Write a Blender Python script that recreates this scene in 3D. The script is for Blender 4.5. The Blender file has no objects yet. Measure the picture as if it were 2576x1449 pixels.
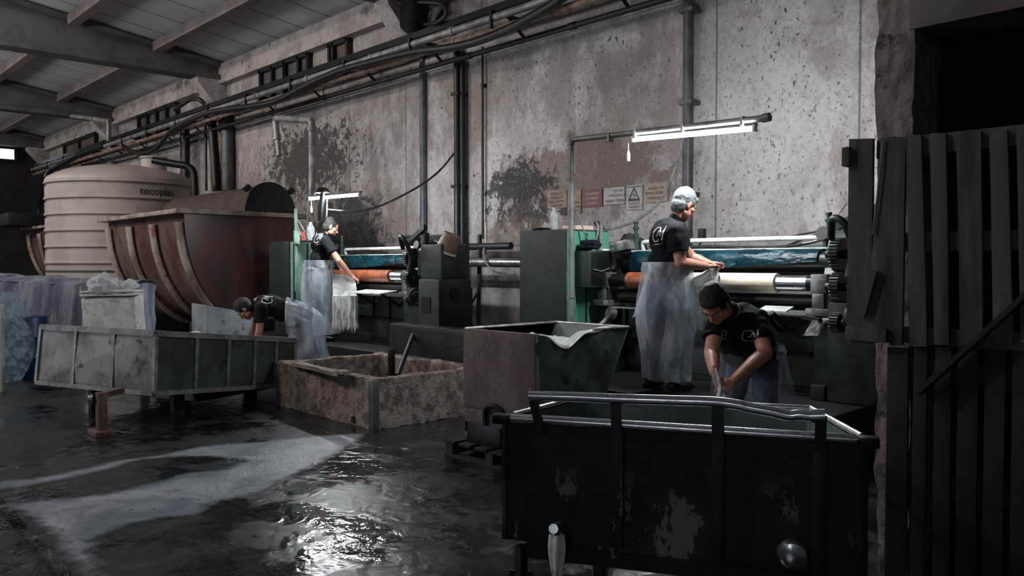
import bpy, bmesh, math, random
from mathutils import Vector, Matrix, noise
from mathutils.bvhtree import BVHTree
random.seed(7)
SC = bpy.context.scene
COL = SC.collection
V = Vector
# ------------------------------------------------------------------ camera
W, H, F = 2576, 1449, 2050.0
PITCH = math.atan(59.5 / F)
TH = math.radians(43.2)
FWD = V((-math.cos(TH), math.sin(TH), 0)); RGT = V((math.sin(TH), math.cos(TH), 0))
CAM = V((0, 0, 1.6))
D3 = FWD * math.cos(PITCH) - V((0, 0, math.sin(PITCH)))
U3 = FWD * math.sin(PITCH) + V((0, 0, math.cos(PITCH)))
cd = bpy.data.cameras.new('camera'); cam = bpy.data.objects.new('camera', cd); COL.objects.link(cam)
cd.sensor_width = 36; cd.lens = 36 * F / W; cd.clip_end = 200
cam.matrix_world = Matrix.Translation(CAM) @ Matrix((RGT, U3, -D3)).transposed().to_4x4()
SC.camera = cam
# ------------------------------------------------------------------ view, world, lights
SC.view_settings.view_transform = 'Standard'; SC.view_settings.look = 'None'
SC.view_settings.exposure = 0.0; SC.view_settings.gamma = 1.0; SC.view_settings.use_curve_mapping = False
wd = bpy.data.worlds.new('world'); SC.world = wd; wd.use_nodes = True
wd.node_tree.nodes['Background'].inputs[0].default_value = (0.75, 0.87, 1.0, 1)
wd.node_tree.nodes['Background'].inputs[1].default_value = 0.026

def area(name, loc, tgt, size, power, col, sy=None, spread=180):
    l = bpy.data.lights.new(name, 'AREA'); l.energy = power; l.color = col; l.size = size
    if sy: l.shape = 'RECTANGLE'; l.size_y = sy
    l.spread = math.radians(spread)
    o = bpy.data.objects.new(name, l); COL.objects.link(o); o.location = loc
    o.rotation_euler = (V(tgt) - V(loc)).to_track_quat('-Z', 'Y').to_euler()
    return o
for (lx, pw) in ((-30.0, 170), (-22.6, 230), (-15.0, 275), (-7.4, 125)):
    area('high_bay_light', (lx, -2.6, 7.45), (lx + 1.2, 8.3, 2.6), .55, pw, (1.0, 0.90, 0.84))
    area('roof_fill_light', (lx, -1.5, 5.2), (lx, 2.5, 9.0), 1.2, pw * .85, (1.0, 0.96, 0.94))  # uplights added under the roof to brighten its panels
area('cool_fill_light', (-17, -9, 2.2), (-10, 6, 0.6), 4.0, 210, (0.75, 0.88, 1.0), 3.0)  # cool fill from low on the left, its source unseen
area('cool_fill_light', (1.6, -6.5, 3.6), (-2.5, 4, 1.2), 2.6, 36, (0.86, 0.93, 1.0), 2.2)  # fill added behind the camera for cart front, barrier and shiny tubes
# ------------------------------------------------------------------ rays
def ray(px, py):
    return D3 + RGT * ((px - 1288) / F) + U3 * ((724.5 - py) / F)
def aY(px, py, y):
    r = ray(px, py); return CAM + r * (y / r.y)
def aX(px, py, x):
    r = ray(px, py); return CAM + r * (x / r.x)
def aZ(px, py, z=0.0):
    r = ray(px, py); return CAM + r * ((z - CAM.z) / r.z)
def aD(px, py, d):
    r = ray(px, py); return CAM + r * (d / r.dot(FWD))
# ------------------------------------------------------------------ materials
def lin(c):
    return tuple(((x / 12.92) if x <= 0.04045 else ((x + 0.055) / 1.055) ** 2.4) for x in c)
def rgb(r, g, b): return lin((r / 255, g / 255, b / 255))
class NT:
    def __init__(s, name):
        s.m = bpy.data.materials.new(name); s.m.use_nodes = True
        s.t = s.m.node_tree; s.b = s.t.nodes['Principled BSDF']; s.out = s.t.nodes['Material Output']
        g = s.n('ShaderNodeNewGeometry'); s.pos = g.outputs['Position']; s.geo = g
        tc = s.n('ShaderNodeTexCoord'); s.obj = tc.outputs['Object']
        s.co = s.obj
    def n(s, k, **kw):
        x = s.t.nodes.new(k)
        for a, v in kw.items(): setattr(x, a, v)
        return x
    def l(s, a, b): s.t.links.new(a, b)
    def set(s, sock, v):
        if hasattr(v, 'is_output'): s.l(v, sock)
        else:
            if isinstance(v, tuple) and len(v) == 3 and sock.type == 'RGBA': v = v + (1,)
            sock.default_value = v
    def noise(s, scale, detail=4, rough=.6, stretch=(1, 1, 1), dist=0, off=(0, 0, 0)):
        mp = s.n('ShaderNodeMapping'); mp.inputs['Scale'].default_value = stretch; mp.inputs['Location'].default_value = off
        s.l(s.co, mp.inputs['Vector'])
        x = s.n('ShaderNodeTexNoise'); x.inputs['Scale'].default_value = scale; x.inputs['Detail'].default_value = detail
        x.inputs['Roughness'].default_value = rough; x.inputs['Distortion'].default_value = dist
        s.l(mp.outputs[0], x.inputs['Vector']); return x.outputs[0]
    def ramp(s, f, a, b, va=0.0, vb=1.0):
        x = s.n('ShaderNodeMapRange'); x.interpolation_type = 'SMOOTHSTEP'
        s.set(x.inputs[0], f); s.set(x.inputs[1], a); s.set(x.inputs[2], b); s.set(x.inputs[3], va); s.set(x.inputs[4], vb)
        return x.outputs[0]
    def mth(s, op, a, b=0.0, c=None):
        x = s.n('ShaderNodeMath', operation=op); s.set(x.inputs[0], a); s.set(x.inputs[1], b)
        if c is not None: s.set(x.inputs[2], c)
        return x.outputs[0]
    def mix(s, f, a, b):
        x = s.n('ShaderNodeMix', data_type='RGBA'); s.set(x.inputs[0], f); s.set(x.inputs[6], a); s.set(x.inputs[7], b)
        return x.outputs[2]
    def xyz(s):
        x = s.n('ShaderNodeSeparateXYZ'); s.l(s.co, x.inputs[0]); return x.outputs
    def bump(s, h, strength=.5, dist=.01):
        x = s.n('ShaderNodeBump'); s.set(x.inputs['Height'], h); s.set(x.inputs['Strength'], strength)
        x.inputs['Distance'].default_value = dist; s.l(x.outputs[0], s.b.inputs['Normal']); return x
    def fin(s, col, rough=.6, metal=0.0, spec=None):
        s.set(s.b.inputs['Base Color'], col); s.set(s.b.inputs['Roughness'], rough); s.set(s.b.inputs['Metallic'], metal)
        if spec is not None: s.b.inputs['Specular IOR Level'].default_value = spec
        return s.m
def simple(name, c1, c2=None, c3=None, rough=.6, metal=0., scale=6, bump=.2, bd=.004, stretch=(1, 1, 1), lo=.42, hi=.6, spots=None, r2=None, spec=None):
    t = NT(name)
    f = t.noise(scale, 6, .65, stretch)
    col = t.mix(t.ramp(f, lo, hi), c1, c2) if c2 else c1
    if c3:
        g = t.noise(scale * 2.3, 6, .7, stretch, off=(3, 1, 7)); col = t.mix(t.ramp(g, .56, .66), col, c3)
    if spots:
        g = t.noise(scale * 9, 3, .5, off=(9, 2, 4)); col = t.mix(t.ramp(g, .66, .7), col, spots)
    if bump: t.bump(t.noise(scale * 4, 5, .6, stretch, off=(5, 5, 5)), bump, bd)
    rr = t.ramp(f, .4, .65, rough, r2) if r2 is not None else rough
    return t.fin(col, rr, metal, spec)

def wall_material():
    t = NT('old_plaster')
    x, y, z = t.xyz()
    base = t.mix(t.ramp(t.noise(.45, 5, .6), .35, .65), rgb(166, 159, 157), rgb(134, 127, 125))
    base = t.mix(t.ramp(t.noise(2.2, 6, .7, (1, 1, .55)), .42, .62), base, rgb(176, 171, 169))
    base = t.mix(t.mth('MULTIPLY', t.ramp(t.noise(.9, 6, .72, (1, 1, .7), .5, (2, 0, 9)), .47, .60), .55), base, rgb(112, 98, 92))
    # fine mottling
    base = t.mix(t.ramp(t.noise(18, 4, .6), .45, .68, 0, .4), base, rgb(118, 108, 104))
    def blob(cx, cz, rx, rz, nsc, lo, hi, amp=.9):
        dx = t.mth('DIVIDE', t.mth('SUBTRACT', x, cx), rx); dz = t.mth('DIVIDE', t.mth('SUBTRACT', z, cz), rz)
        d = t.mth('SQRT', t.mth('ADD', t.mth('MULTIPLY', dx, dx), t.mth('MULTIPLY', dz, dz)))
        n_ = t.noise(nsc, 6, .75, off=(cx, 0, cz))
        v = t.mth('ADD', t.mth('MULTIPLY', d, .5), t.mth('MULTIPLY', t.mth('SUBTRACT', n_, .5), amp * 2.2))
        return t.ramp(v, lo, hi, 1, 0)
    def stain(col, c, *a, k=1.0):
        return t.mix(t.mth('MULTIPLY', blob(*a), k), col, c)
    P = lambda px, py: aY(px, py, 8.3)
    a = P(770, 400); b = P(860, 560); c = P(1300, 465); d = P(1330, 540); e = P(1450, 440); g_ = P(1300, 620); h_ = P(880, 620)
    base = stain(base, rgb(96, 80, 74), e.x, e.z, 1.6, .5, 2.4, .35, .6, .8, k=.75)
    base = stain(base, rgb(60, 54, 50), a.x, a.z, 1.45, .62, 5.5, .36, .52, 1.15, k=.93)
    base = stain(base, rgb(70, 66, 62), a.x + .2, a.z - .1, 1.9, .8, 9, .3, .36, 1.2, k=.95)
    base = stain(base, rgb(38, 46, 42), b.x, b.z, 1.3, .5, 3.2, .36, .6, .8, k=.9)
    base = stain(base, rgb(30, 38, 34), h_.x, h_.z, 1.2, .5, 4.2, .36, .6, .8, k=.9)
    base = stain(base, rgb(40, 38, 38), c.x, c.z, .8, .42, 3.5, .3, .4, 1.1, k=.92)
    base = stain(base, rgb(36, 34, 34), d.x, d.z, .8, .35, 5, .27, .36, 1.2, k=.9)
    base = stain(base, rgb(98, 84, 76), g_.x, g_.z, 1.0, .5, 6, .36, .5, 1.0, k=.7)
    # dark chips everywhere
    ch = t.ramp(t.noise(17, 3, .6, (1, 1, .6)), .63, .67)
    dens = t.ramp(t.noise(.7, 3, .5, off=(4, 0, 2)), .35, .6)
    base = t.mix(t.mth('MULTIPLY', ch, dens), base, rgb(62, 56, 54))
    ch2 = t.ramp(t.noise(24, 2, .5), .66, .69)
    base = t.mix(t.mth('MULTIPLY', ch2, .8), base, rgb(82, 74, 72))
    ch3 = t.ramp(t.noise(20, 3, .6, off=(8, 8, 8)), .6, .66)
    base = t.mix(t.mth('MULTIPLY', ch3, .22), base, rgb(206, 200, 196))
    # low grime band
    base = t.mix(t.mth('MULTIPLY', t.ramp(t.mth('ADD', z, t.mth('MULTIPLY', t.noise(3, 4, .6), .8)), 1.7, 2.5, 1, 0), .55), base, rgb(96, 98, 98))
    for X in (-11.5, -11.0, -5.35, -3.65, -9.52, -13.3, -16.2, -21):
        ln = t.ramp(t.mth('ABSOLUTE', t.mth('SUBTRACT', x, X)), .006, .02, 1, 0)
        base = t.mix(t.mth('MULTIPLY', ln, .7), base, rgb(70, 66, 64))
    for Z in (1.86,):
        ln = t.ramp(t.mth('ABSOLUTE', t.mth('SUBTRACT', z, t.mth('ADD', Z, t.mth('MULTIPLY', t.noise(1.4, 3), .04)))), .006, .02, 1, 0)
        base = t.mix(t.mth('MULTIPLY', ln, .7), base, rgb(70, 66, 64))
    t.bump(t.mth('SUBTRACT', t.mth('ADD', t.noise(14, 6, .7), t.mth('MULTIPLY', t.noise(3, 4), .8)), t.mth('MULTIPLY', ch, .6)), .55, .012)
    return t.fin(base, .9)

def floor_material():
    t = NT('wet_concrete')
    big = t.noise(.55, 5, .6, (1, 1, 1), 1.2)
    med = t.noise(2.4, 6, .7, (1, 1, 1), .6)
    col = t.mix(t.ramp(med, .35, .65), rgb(20, 22, 24), rgb(36, 40, 43))
    col = t.mix(t.ramp(t.noise(1.3, 5, .65, off=(7, 3, 0)), .52, .66), col, rgb(46, 54, 48))
    col = t.mix(t.ramp(t.noise(3.1, 5, .65, off=(1, 9, 0)), .60, .68), col, rgb(78, 68, 60))
    x, y, z = t.xyz()
    rough = t.mth('ADD', t.ramp(t.mth('ADD', t.mth('MULTIPLY', big, .5), t.mth('MULTIPLY', med, .5)), .46, .54, .035, .34), t.mth('MULTIPLY', t.noise(9, 4, .6), .05))
    # slab joints
    for (ax, v) in ((x, -7.9), (x, -4.9), (y, 2.35), (x, -11.2)):
        ln = t.ramp(t.mth('ABSOLUTE', t.mth('SUBTRACT', t.mth('ADD', ax, t.mth('MULTIPLY', t.noise(2, 2), .06)), v)), .008, .03, 1, 0)
        col = t.mix(t.mth('MULTIPLY', ln, .8), col, rgb(12, 12, 13))
    b1 = t.noise(4.5, 2.5, .5, (1, 1, 1), 1.2); b2 = t.noise(34, 2, .5, (1, 1, 1), .6)
    t.bump(t.mth('ADD', b1, t.mth('MULTIPLY', b2, .09)), t.ramp(t.noise(.9, 3, .5, off=(3, 3, 0)), .4, .6, .25, .75), .03)
    return t.fin(col, rough, 0.0, .6)

M = {}
def mats():
    M['wall'] = wall_material(); M['floor'] = floor_material()
    t = NT('roof_panels'); x, y, z = t.xyz()
    ln = t.ramp(t.mth('ABSOLUTE', t.mth('SUBTRACT', t.mth('FRACT', t.mth('DIVIDE', x, 1.03)), .5)), .012, .03, 1, 0)
    c = t.mix(t.ramp(t.noise(.8, 4), .35, .65), rgb(206, 206, 210), rgb(188, 187, 190))
    M['roof'] = t.fin(t.mix(t.mth('MULTIPLY', ln, .75), c, rgb(50, 50, 52)), .7)
    M['girder'] = simple('dark_concrete_girder', rgb(92, 88, 90), rgb(76, 73, 76), scale=2, rough=.85)
    M['purlin'] = simple('purlin_concrete', rgb(132, 120, 116), rgb(112, 104, 102), rgb(136, 98, 94), scale=1.5, rough=.85)
    M['beam'] = simple('eave_plaster', rgb(176, 168, 164), rgb(146, 138, 134), rgb(112, 102, 98), scale=1.6, rough=.9, bump=.4)
    M['dark'] = simple('dark_painted_steel', rgb(34, 34, 36), rgb(24, 24, 26), rgb(58, 50, 46), scale=5, rough=.5, metal=.3)
    M['blacksteel'] = simple('black_steel', rgb(20, 21, 22), rgb(30, 31, 32), scale=7, rough=.38, metal=.4)
    M['pipe'] = simple('grey_pipe', rgb(86, 88, 92), rgb(66, 66, 70), rgb(96, 74, 62), scale=4, rough=.5, metal=.3)
    M['greypipe'] = simple('pale_pipe', rgb(150, 150, 150), rgb(112, 108, 106), scale=4, rough=.45, metal=.3)
    M['rustpipe'] = simple('rusty_pipe', rgb(142, 118, 104), rgb(104, 84, 74), scale=6, rough=.7)
    M['cable'] = simple('black_cable', rgb(22, 22, 24), rgb(36, 36, 38), scale=9, rough=.45)
    M['greycable'] = simple('grey_cable', rgb(126, 126, 124), rgb(92, 92, 92), scale=9, rough=.5)
    M['green'] = simple('lit_green_enamel', rgb(86, 150, 124), rgb(74, 136, 112), rgb(70, 120, 100), scale=3, rough=.42, bump=.1, spots=rgb(168, 196, 182))  # cabinet green with the lamplight on the door put into the colour
    M['greendark'] = simple('shaded_green_enamel', rgb(38, 54, 50), rgb(30, 43, 41), rgb(24, 31, 30), scale=4, rough=.5, bump=.2, spots=rgb(120, 140, 128))  # same green darkened for the shade on the cabinet front
    M['greenblack'] = simple('greasy_green_iron', rgb(32, 48, 42), rgb(22, 30, 27), rgb(52, 50, 46), scale=6, rough=.42, metal=.2, bump=.4)
    M['chrome'] = simple('worn_chrome', rgb(232, 234, 238), rgb(205, 208, 212), scale=10, rough=.2, metal=1, bump=.1, r2=.32)
    M['steel'] = simple('bare_steel', rgb(150, 152, 152), rgb(112, 110, 106), rgb(88, 78, 72), scale=8, rough=.35, metal=.8, bump=.2)
    M['rail'] = simple('white_painted_rail', rgb(206, 208, 206), rgb(170, 172, 170), scale=8, rough=.35)
    M['rubber'] = simple('orange_rubber', rgb(146, 78, 46), rgb(108, 58, 38), scale=6, rough=.35)
    M['felt'] = simple('cream_felt', rgb(216, 204, 186), rgb(176, 140, 106), scale=5, rough=.6, stretch=(.5, 3, 3), lo=.5, hi=.75)
    M['blueplastic'] = simple('wet_blue_plastic', rgb(18, 66, 78), rgb(9, 42, 52), rgb(80, 122, 130), scale=7, rough=.16, bump=.8, bd=.012, stretch=(.5, 1, 1))
    M['paleblue'] = simple('pale_blue_plastic', rgb(128, 164, 176), rgb(96, 132, 146), scale=4, rough=.25, bump=.5, bd=.01)
    M['concrete'] = simple('rough_trough_concrete', rgb(158, 144, 134), rgb(102, 88, 82), rgb(112, 78, 68), scale=9, rough=.85, bump=1, bd=.03, spots=rgb(176, 166, 158), lo=.40, hi=.62)
    M['plinth'] = simple('wet_plinth_concrete', rgb(32, 32, 34), rgb(22, 22, 24), rgb(48, 44, 42), scale=5, rough=.4, bump=.6, bd=.01)
    M['rustbox'] = simple('rust_stained_panel', rgb(98, 88, 86), rgb(78, 66, 64), rgb(112, 66, 56), scale=5, rough=.75, bump=.5, stretch=(1, 1, .5), spots=rgb(150, 138, 130))
    M['tray'] = simple('stained_sheet_metal', rgb(156, 150, 147), rgb(108, 106, 106), rgb(58, 54, 56), scale=2.1, rough=.55, metal=.25, bump=.2)
    M['trayside'] = simple('green_grey_sheet_metal', rgb(74, 88, 86), rgb(58, 64, 66), rgb(34, 36, 38), scale=2.4, rough=.5, metal=.3, bump=.2)
    M['trayframe'] = simple('tray_angle_iron', rgb(138, 136, 133), rgb(104, 106, 104), rgb(176, 174, 168), scale=6, rough=.45, metal=.4)
    M['rust'] = simple('rusty_iron', rgb(104, 72, 62), rgb(78, 54, 48), rgb(140, 124, 114), scale=7, rough=.6, bump=.6)
    M['vat'] = simple('shaded_red_brown_fibreglass', rgb(78, 42, 36), rgb(48, 40, 38), rgb(104, 40, 32), scale=1.5, rough=.4, bump=.4, stretch=(1, 1, .6))  # end plates, darkened in colour for the side away from the light
    M['vatrib'] = simple('grimy_grey_fibreglass', rgb(160, 146, 138), rgb(112, 98, 92), rgb(134, 76, 64), scale=2.4, rough=.45, bump=.4)
    M['vatrim'] = simple('grimy_rim', rgb(150, 134, 124), rgb(106, 94, 88), scale=4, rough=.6, bump=.4)
    M['vatfront'] = simple('lit_grey_red_fibreglass', rgb(140, 122, 114), rgb(118, 78, 68), rgb(84, 78, 76), scale=1.6, rough=.45, bump=.4, stretch=(1, 1, .5))  # vat front, paler in colour for the light falling on it
    M['hood'] = simple('brown_hood_sheet', rgb(104, 92, 84), rgb(82, 72, 66), scale=1.5, rough=.7)
    M['tank'] = simple('grey_polyethylene', rgb(172, 160, 154), rgb(154, 144, 138), scale=.9, rough=.5, bump=.1)
    M['tankseam'] = simple('tank_seam', rgb(60, 56, 56), scale=3, rough=.6)
    M['hides'] = simple('grey_blue_wet_hides', rgb(158, 164, 178), rgb(108, 116, 134), rgb(176, 174, 178), scale=3.2, rough=.6, bump=1, bd=.03, stretch=(1.4, 1.4, .35))
    M['whitehide'] = simple('white_wet_hide', rgb(236, 238, 236), rgb(206, 210, 208), rgb(168, 172, 168), scale=5, rough=.45, bump=.6, bd=.01)
    M['palehide'] = simple('pale_stacked_hide', rgb(198, 196, 192), rgb(176, 174, 170), rgb(150, 146, 142), scale=7, rough=.75, bump=.5, spots=rgb(120, 114, 110))
    M['bluedrum'] = simple('blue_plastic_drum', rgb(20, 50, 96), rgb(16, 40, 78), scale=4, rough=.4)
    M['bin'] = simple('grey_blue_bin_plastic', rgb(148, 156, 162), rgb(124, 132, 136), rgb(92, 98, 98), scale=3, rough=.4)
    M['wood'] = simple('weathered_grey_wood', rgb(84, 82, 82), rgb(52, 51, 51), rgb(98, 94, 92), scale=6, rough=.85, bump=1, bd=.006, stretch=(1, 1, .12))
    M['woodh'] = simple('dark_pallet_wood', rgb(42, 40, 39), rgb(31, 30, 29), scale=3, rough=.8, bump=.6)
    M['plank'] = simple('pale_wood_scrap', rgb(142, 128, 114), rgb(104, 94, 86), scale=6, rough=.8, bump=.7, stretch=(.2, 1, 1))
    M['pillar'] = simple('broken_concrete', rgb(150, 136, 130), rgb(112, 100, 98), rgb(66, 62, 62), scale=2.6, rough=.95, bump=1, bd=.03, spots=rgb(160, 146, 138))
    M['lintel'] = simple('stained_lintel_concrete', rgb(124, 116, 112), rgb(92, 87, 86), rgb(112, 82, 76), scale=1.8, rough=.9, bump=.6)
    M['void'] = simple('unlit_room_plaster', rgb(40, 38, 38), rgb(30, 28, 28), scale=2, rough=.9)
    M['skin'] = simple('skin', rgb(196, 142, 122), rgb(180, 124, 106), scale=14, rough=.5, bump=.12)
    M['shirt'] = simple('black_knit', rgb(17, 20, 25), rgb(13, 15, 19), scale=30, rough=.85, bump=.25, spec=.2)
    M['jeans'] = simple('dark_blue_trousers', rgb(74, 86, 104), rgb(58, 68, 86), scale=14, rough=.85, bump=.3)
    M['boot'] = simple('black_rubber', rgb(20, 20, 21), scale=8, rough=.35)
    M['hairdark'] = simple('dark_hair', rgb(26, 22, 20), rgb(14, 12, 11), scale=30, rough=.6, bump=1, bd=.006, stretch=(1, 1, 3))
    M['hairgrey'] = simple('silver_hair', rgb(120, 124, 128), rgb(82, 86, 90), scale=26, rough=.6, bump=.8, bd=.004, stretch=(1, 1, 3))
    M['print'] = simple('white_print', rgb(225, 228, 230), scale=5, rough=.7, bump=0)
    M['bucket'] = simple('brown_bucket', rgb(140, 114, 98), rgb(112, 96, 86), scale=6, rough=.5)
    M['white'] = simple('white_plastic', rgb(214, 214, 208), rgb(190, 190, 186), scale=5, rough=.4)
    M['redplastic'] = simple('red_plastic', rgb(196, 84, 70), scale=5, rough=.5)
    M['pink'] = simple('pink_card', rgb(216, 186, 176), scale=5, rough=.7)
    M['signochre'] = simple('ochre_sign', rgb(128, 104, 82), rgb(102, 84, 68), scale=12, rough=.6)
    M['signtan'] = simple('tan_sign', rgb(150, 132, 118), rgb(134, 120, 110), scale=10, rough=.6)
    M['signred'] = simple('maroon_sign', rgb(92, 38, 44), rgb(84, 42, 46), scale=10, rough=.6)
    M['signgrey'] = simple('grey_sign', rgb(156, 156, 154), rgb(142, 140, 140), scale=10, rough=.6)
    M['inkdark'] = simple('dark_sign_print', rgb(42, 40, 40), scale=10, rough=.7, bump=0)
    M['inkbrown'] = simple('brown_sign_print', rgb(58, 42, 34), scale=10, rough=.7, bump=0)
    M['inkred'] = simple('maroon_sign_print', rgb(104, 52, 62), scale=10, rough=.7, bump=0)
    M['inkpale'] = simple('pale_sign_print', rgb(182, 160, 156), scale=10, rough=.7, bump=0)
    M['board'] = simple('brown_board', rgb(106, 86, 74), rgb(76, 66, 60), scale=2, rough=.8)
    M['pebble'] = simple('glass_pane_grime', rgb(96, 92, 90), rgb(70, 68, 68), scale=3, rough=.5)
    def emit(name, col, st):
        t = NT(name); t.b.inputs['Emission Color'].default_value = col + (1,); t.b.inputs['Emission Strength'].default_value = st
        t.fin((.9, .9, .9), .5); return t.m
    M['tube'] = emit('lit_fluorescent_tube', (.90, .97, 1.0), 430)
    M['tube2'] = emit('lit_fluorescent_tube_far', (.90, .97, 1.0), 330)
    M['daylight'] = emit('daylit_window_pane', (.8, .9, 1.0), 1.6)
    M['greenlit'] = simple('lamplit_green_paint', rgb(150, 186, 168), rgb(120, 158, 140), scale=5, rough=.45)  # green bleached in colour by the glare of the left lamp
    def film(name, tint, dens, nsc=5, rough=.12, lo=.35, hi=.7, strn=.9, st=(1, 1, .4), bd=.02):
        t = NT(name)
        n_ = t.noise(nsc, 5, .6, st, .6)
        col = t.mix(t.ramp(n_, lo, hi), tint, tuple(min(1, c * 1.25) for c in tint))
        t.bump(t.noise(nsc * 1.6, 4, .55, st, 1.0), strn, bd)
        t.fin(col, rough, 0, .8)
        tr = t.n('ShaderNodeBsdfTransparent'); tr.inputs[0].default_value = (.93, .96, 1, 1)
        ts = t.n('ShaderNodeBsdfTranslucent'); t.set(ts.inputs[0], col)
        m1 = t.n('ShaderNodeMixShader'); m1.inputs[0].default_value = .4
        t.l(t.b.outputs[0], m1.inputs[1]); t.l(ts.outputs[0], m1.inputs[2])
        m2 = t.n('ShaderNodeMixShader'); t.set(m2.inputs[0], t.ramp(n_, lo, hi, dens[0], dens[1]))
        t.l(tr.outputs[0], m2.inputs[1]); t.l(m1.outputs[0], m2.inputs[2]); t.l(m2.outputs[0], t.out.inputs['Surface'])
        return t.m
    M['apron'] = film('clear_plastic_apron', rgb(216, 224, 234), (.26, .72), 5.5, .07, bd=.03)
    M['apronthin'] = film('shaded_clear_apron', rgb(150, 158, 166), (.10, .38), 5.5, .06, bd=.03)  # thinner copy of the apron film, tint darkened for a less lit worker
    M['bag'] = film('clear_plastic_bag', rgb(205, 205, 204), (.45, .8), 6)
    M['wrap'] = film('crinkled_clear_wrap', rgb(168, 190, 198), (.35, .9), 11, .06, st=(1, 1, 1), strn=1, bd=.08)
    M['bottle'] = film('clear_bottle', rgb(225, 230, 230), (.5, .9), 9, .1)
    # soapy water: density attribute fades the edge of the film
    t = NT('soapy_water')
    at = t.n('ShaderNodeAttribute', attribute_name='dens')
    n_ = t.noise(7, 6, .7, (1, 1, 1), .8); n2 = t.noise(2, 5, .6, (1, 1, 1), .8)
    d = t.mth('ADD', at.outputs['Fac'], t.mth('MULTIPLY', t.mth('SUBTRACT', n_, .5), .55))
    d = t.mth('ADD', d, t.mth('MULTIPLY', t.mth('SUBTRACT', n2, .5), .8))
    col = t.mix(t.ramp(n2, .35, .65), rgb(166, 174, 182), rgb(112, 124, 134))
    col = t.mix(t.ramp(t.noise(26, 5, .7, (1, 1, 1), .5), .56, .66), col, rgb(70, 76, 82))
    t.bump(t.mth('ADD', n_, t.mth('MULTIPLY', t.noise(40, 4, .6), .5)), .5, .02)
    t.fin(col, .3, 0, .6)
    tr = t.n('ShaderNodeBsdfTransparent'); m2 = t.n('ShaderNodeMixShader'); t.set(m2.inputs[0], t.ramp(d, .28, .75, 0, .92))
    t.l(tr.outputs[0], m2.inputs[1]); t.l(t.b.outputs[0], m2.inputs[2]); t.l(m2.outputs[0], t.out.inputs['Surface'])
    M['foam'] = t.m
mats()
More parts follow.
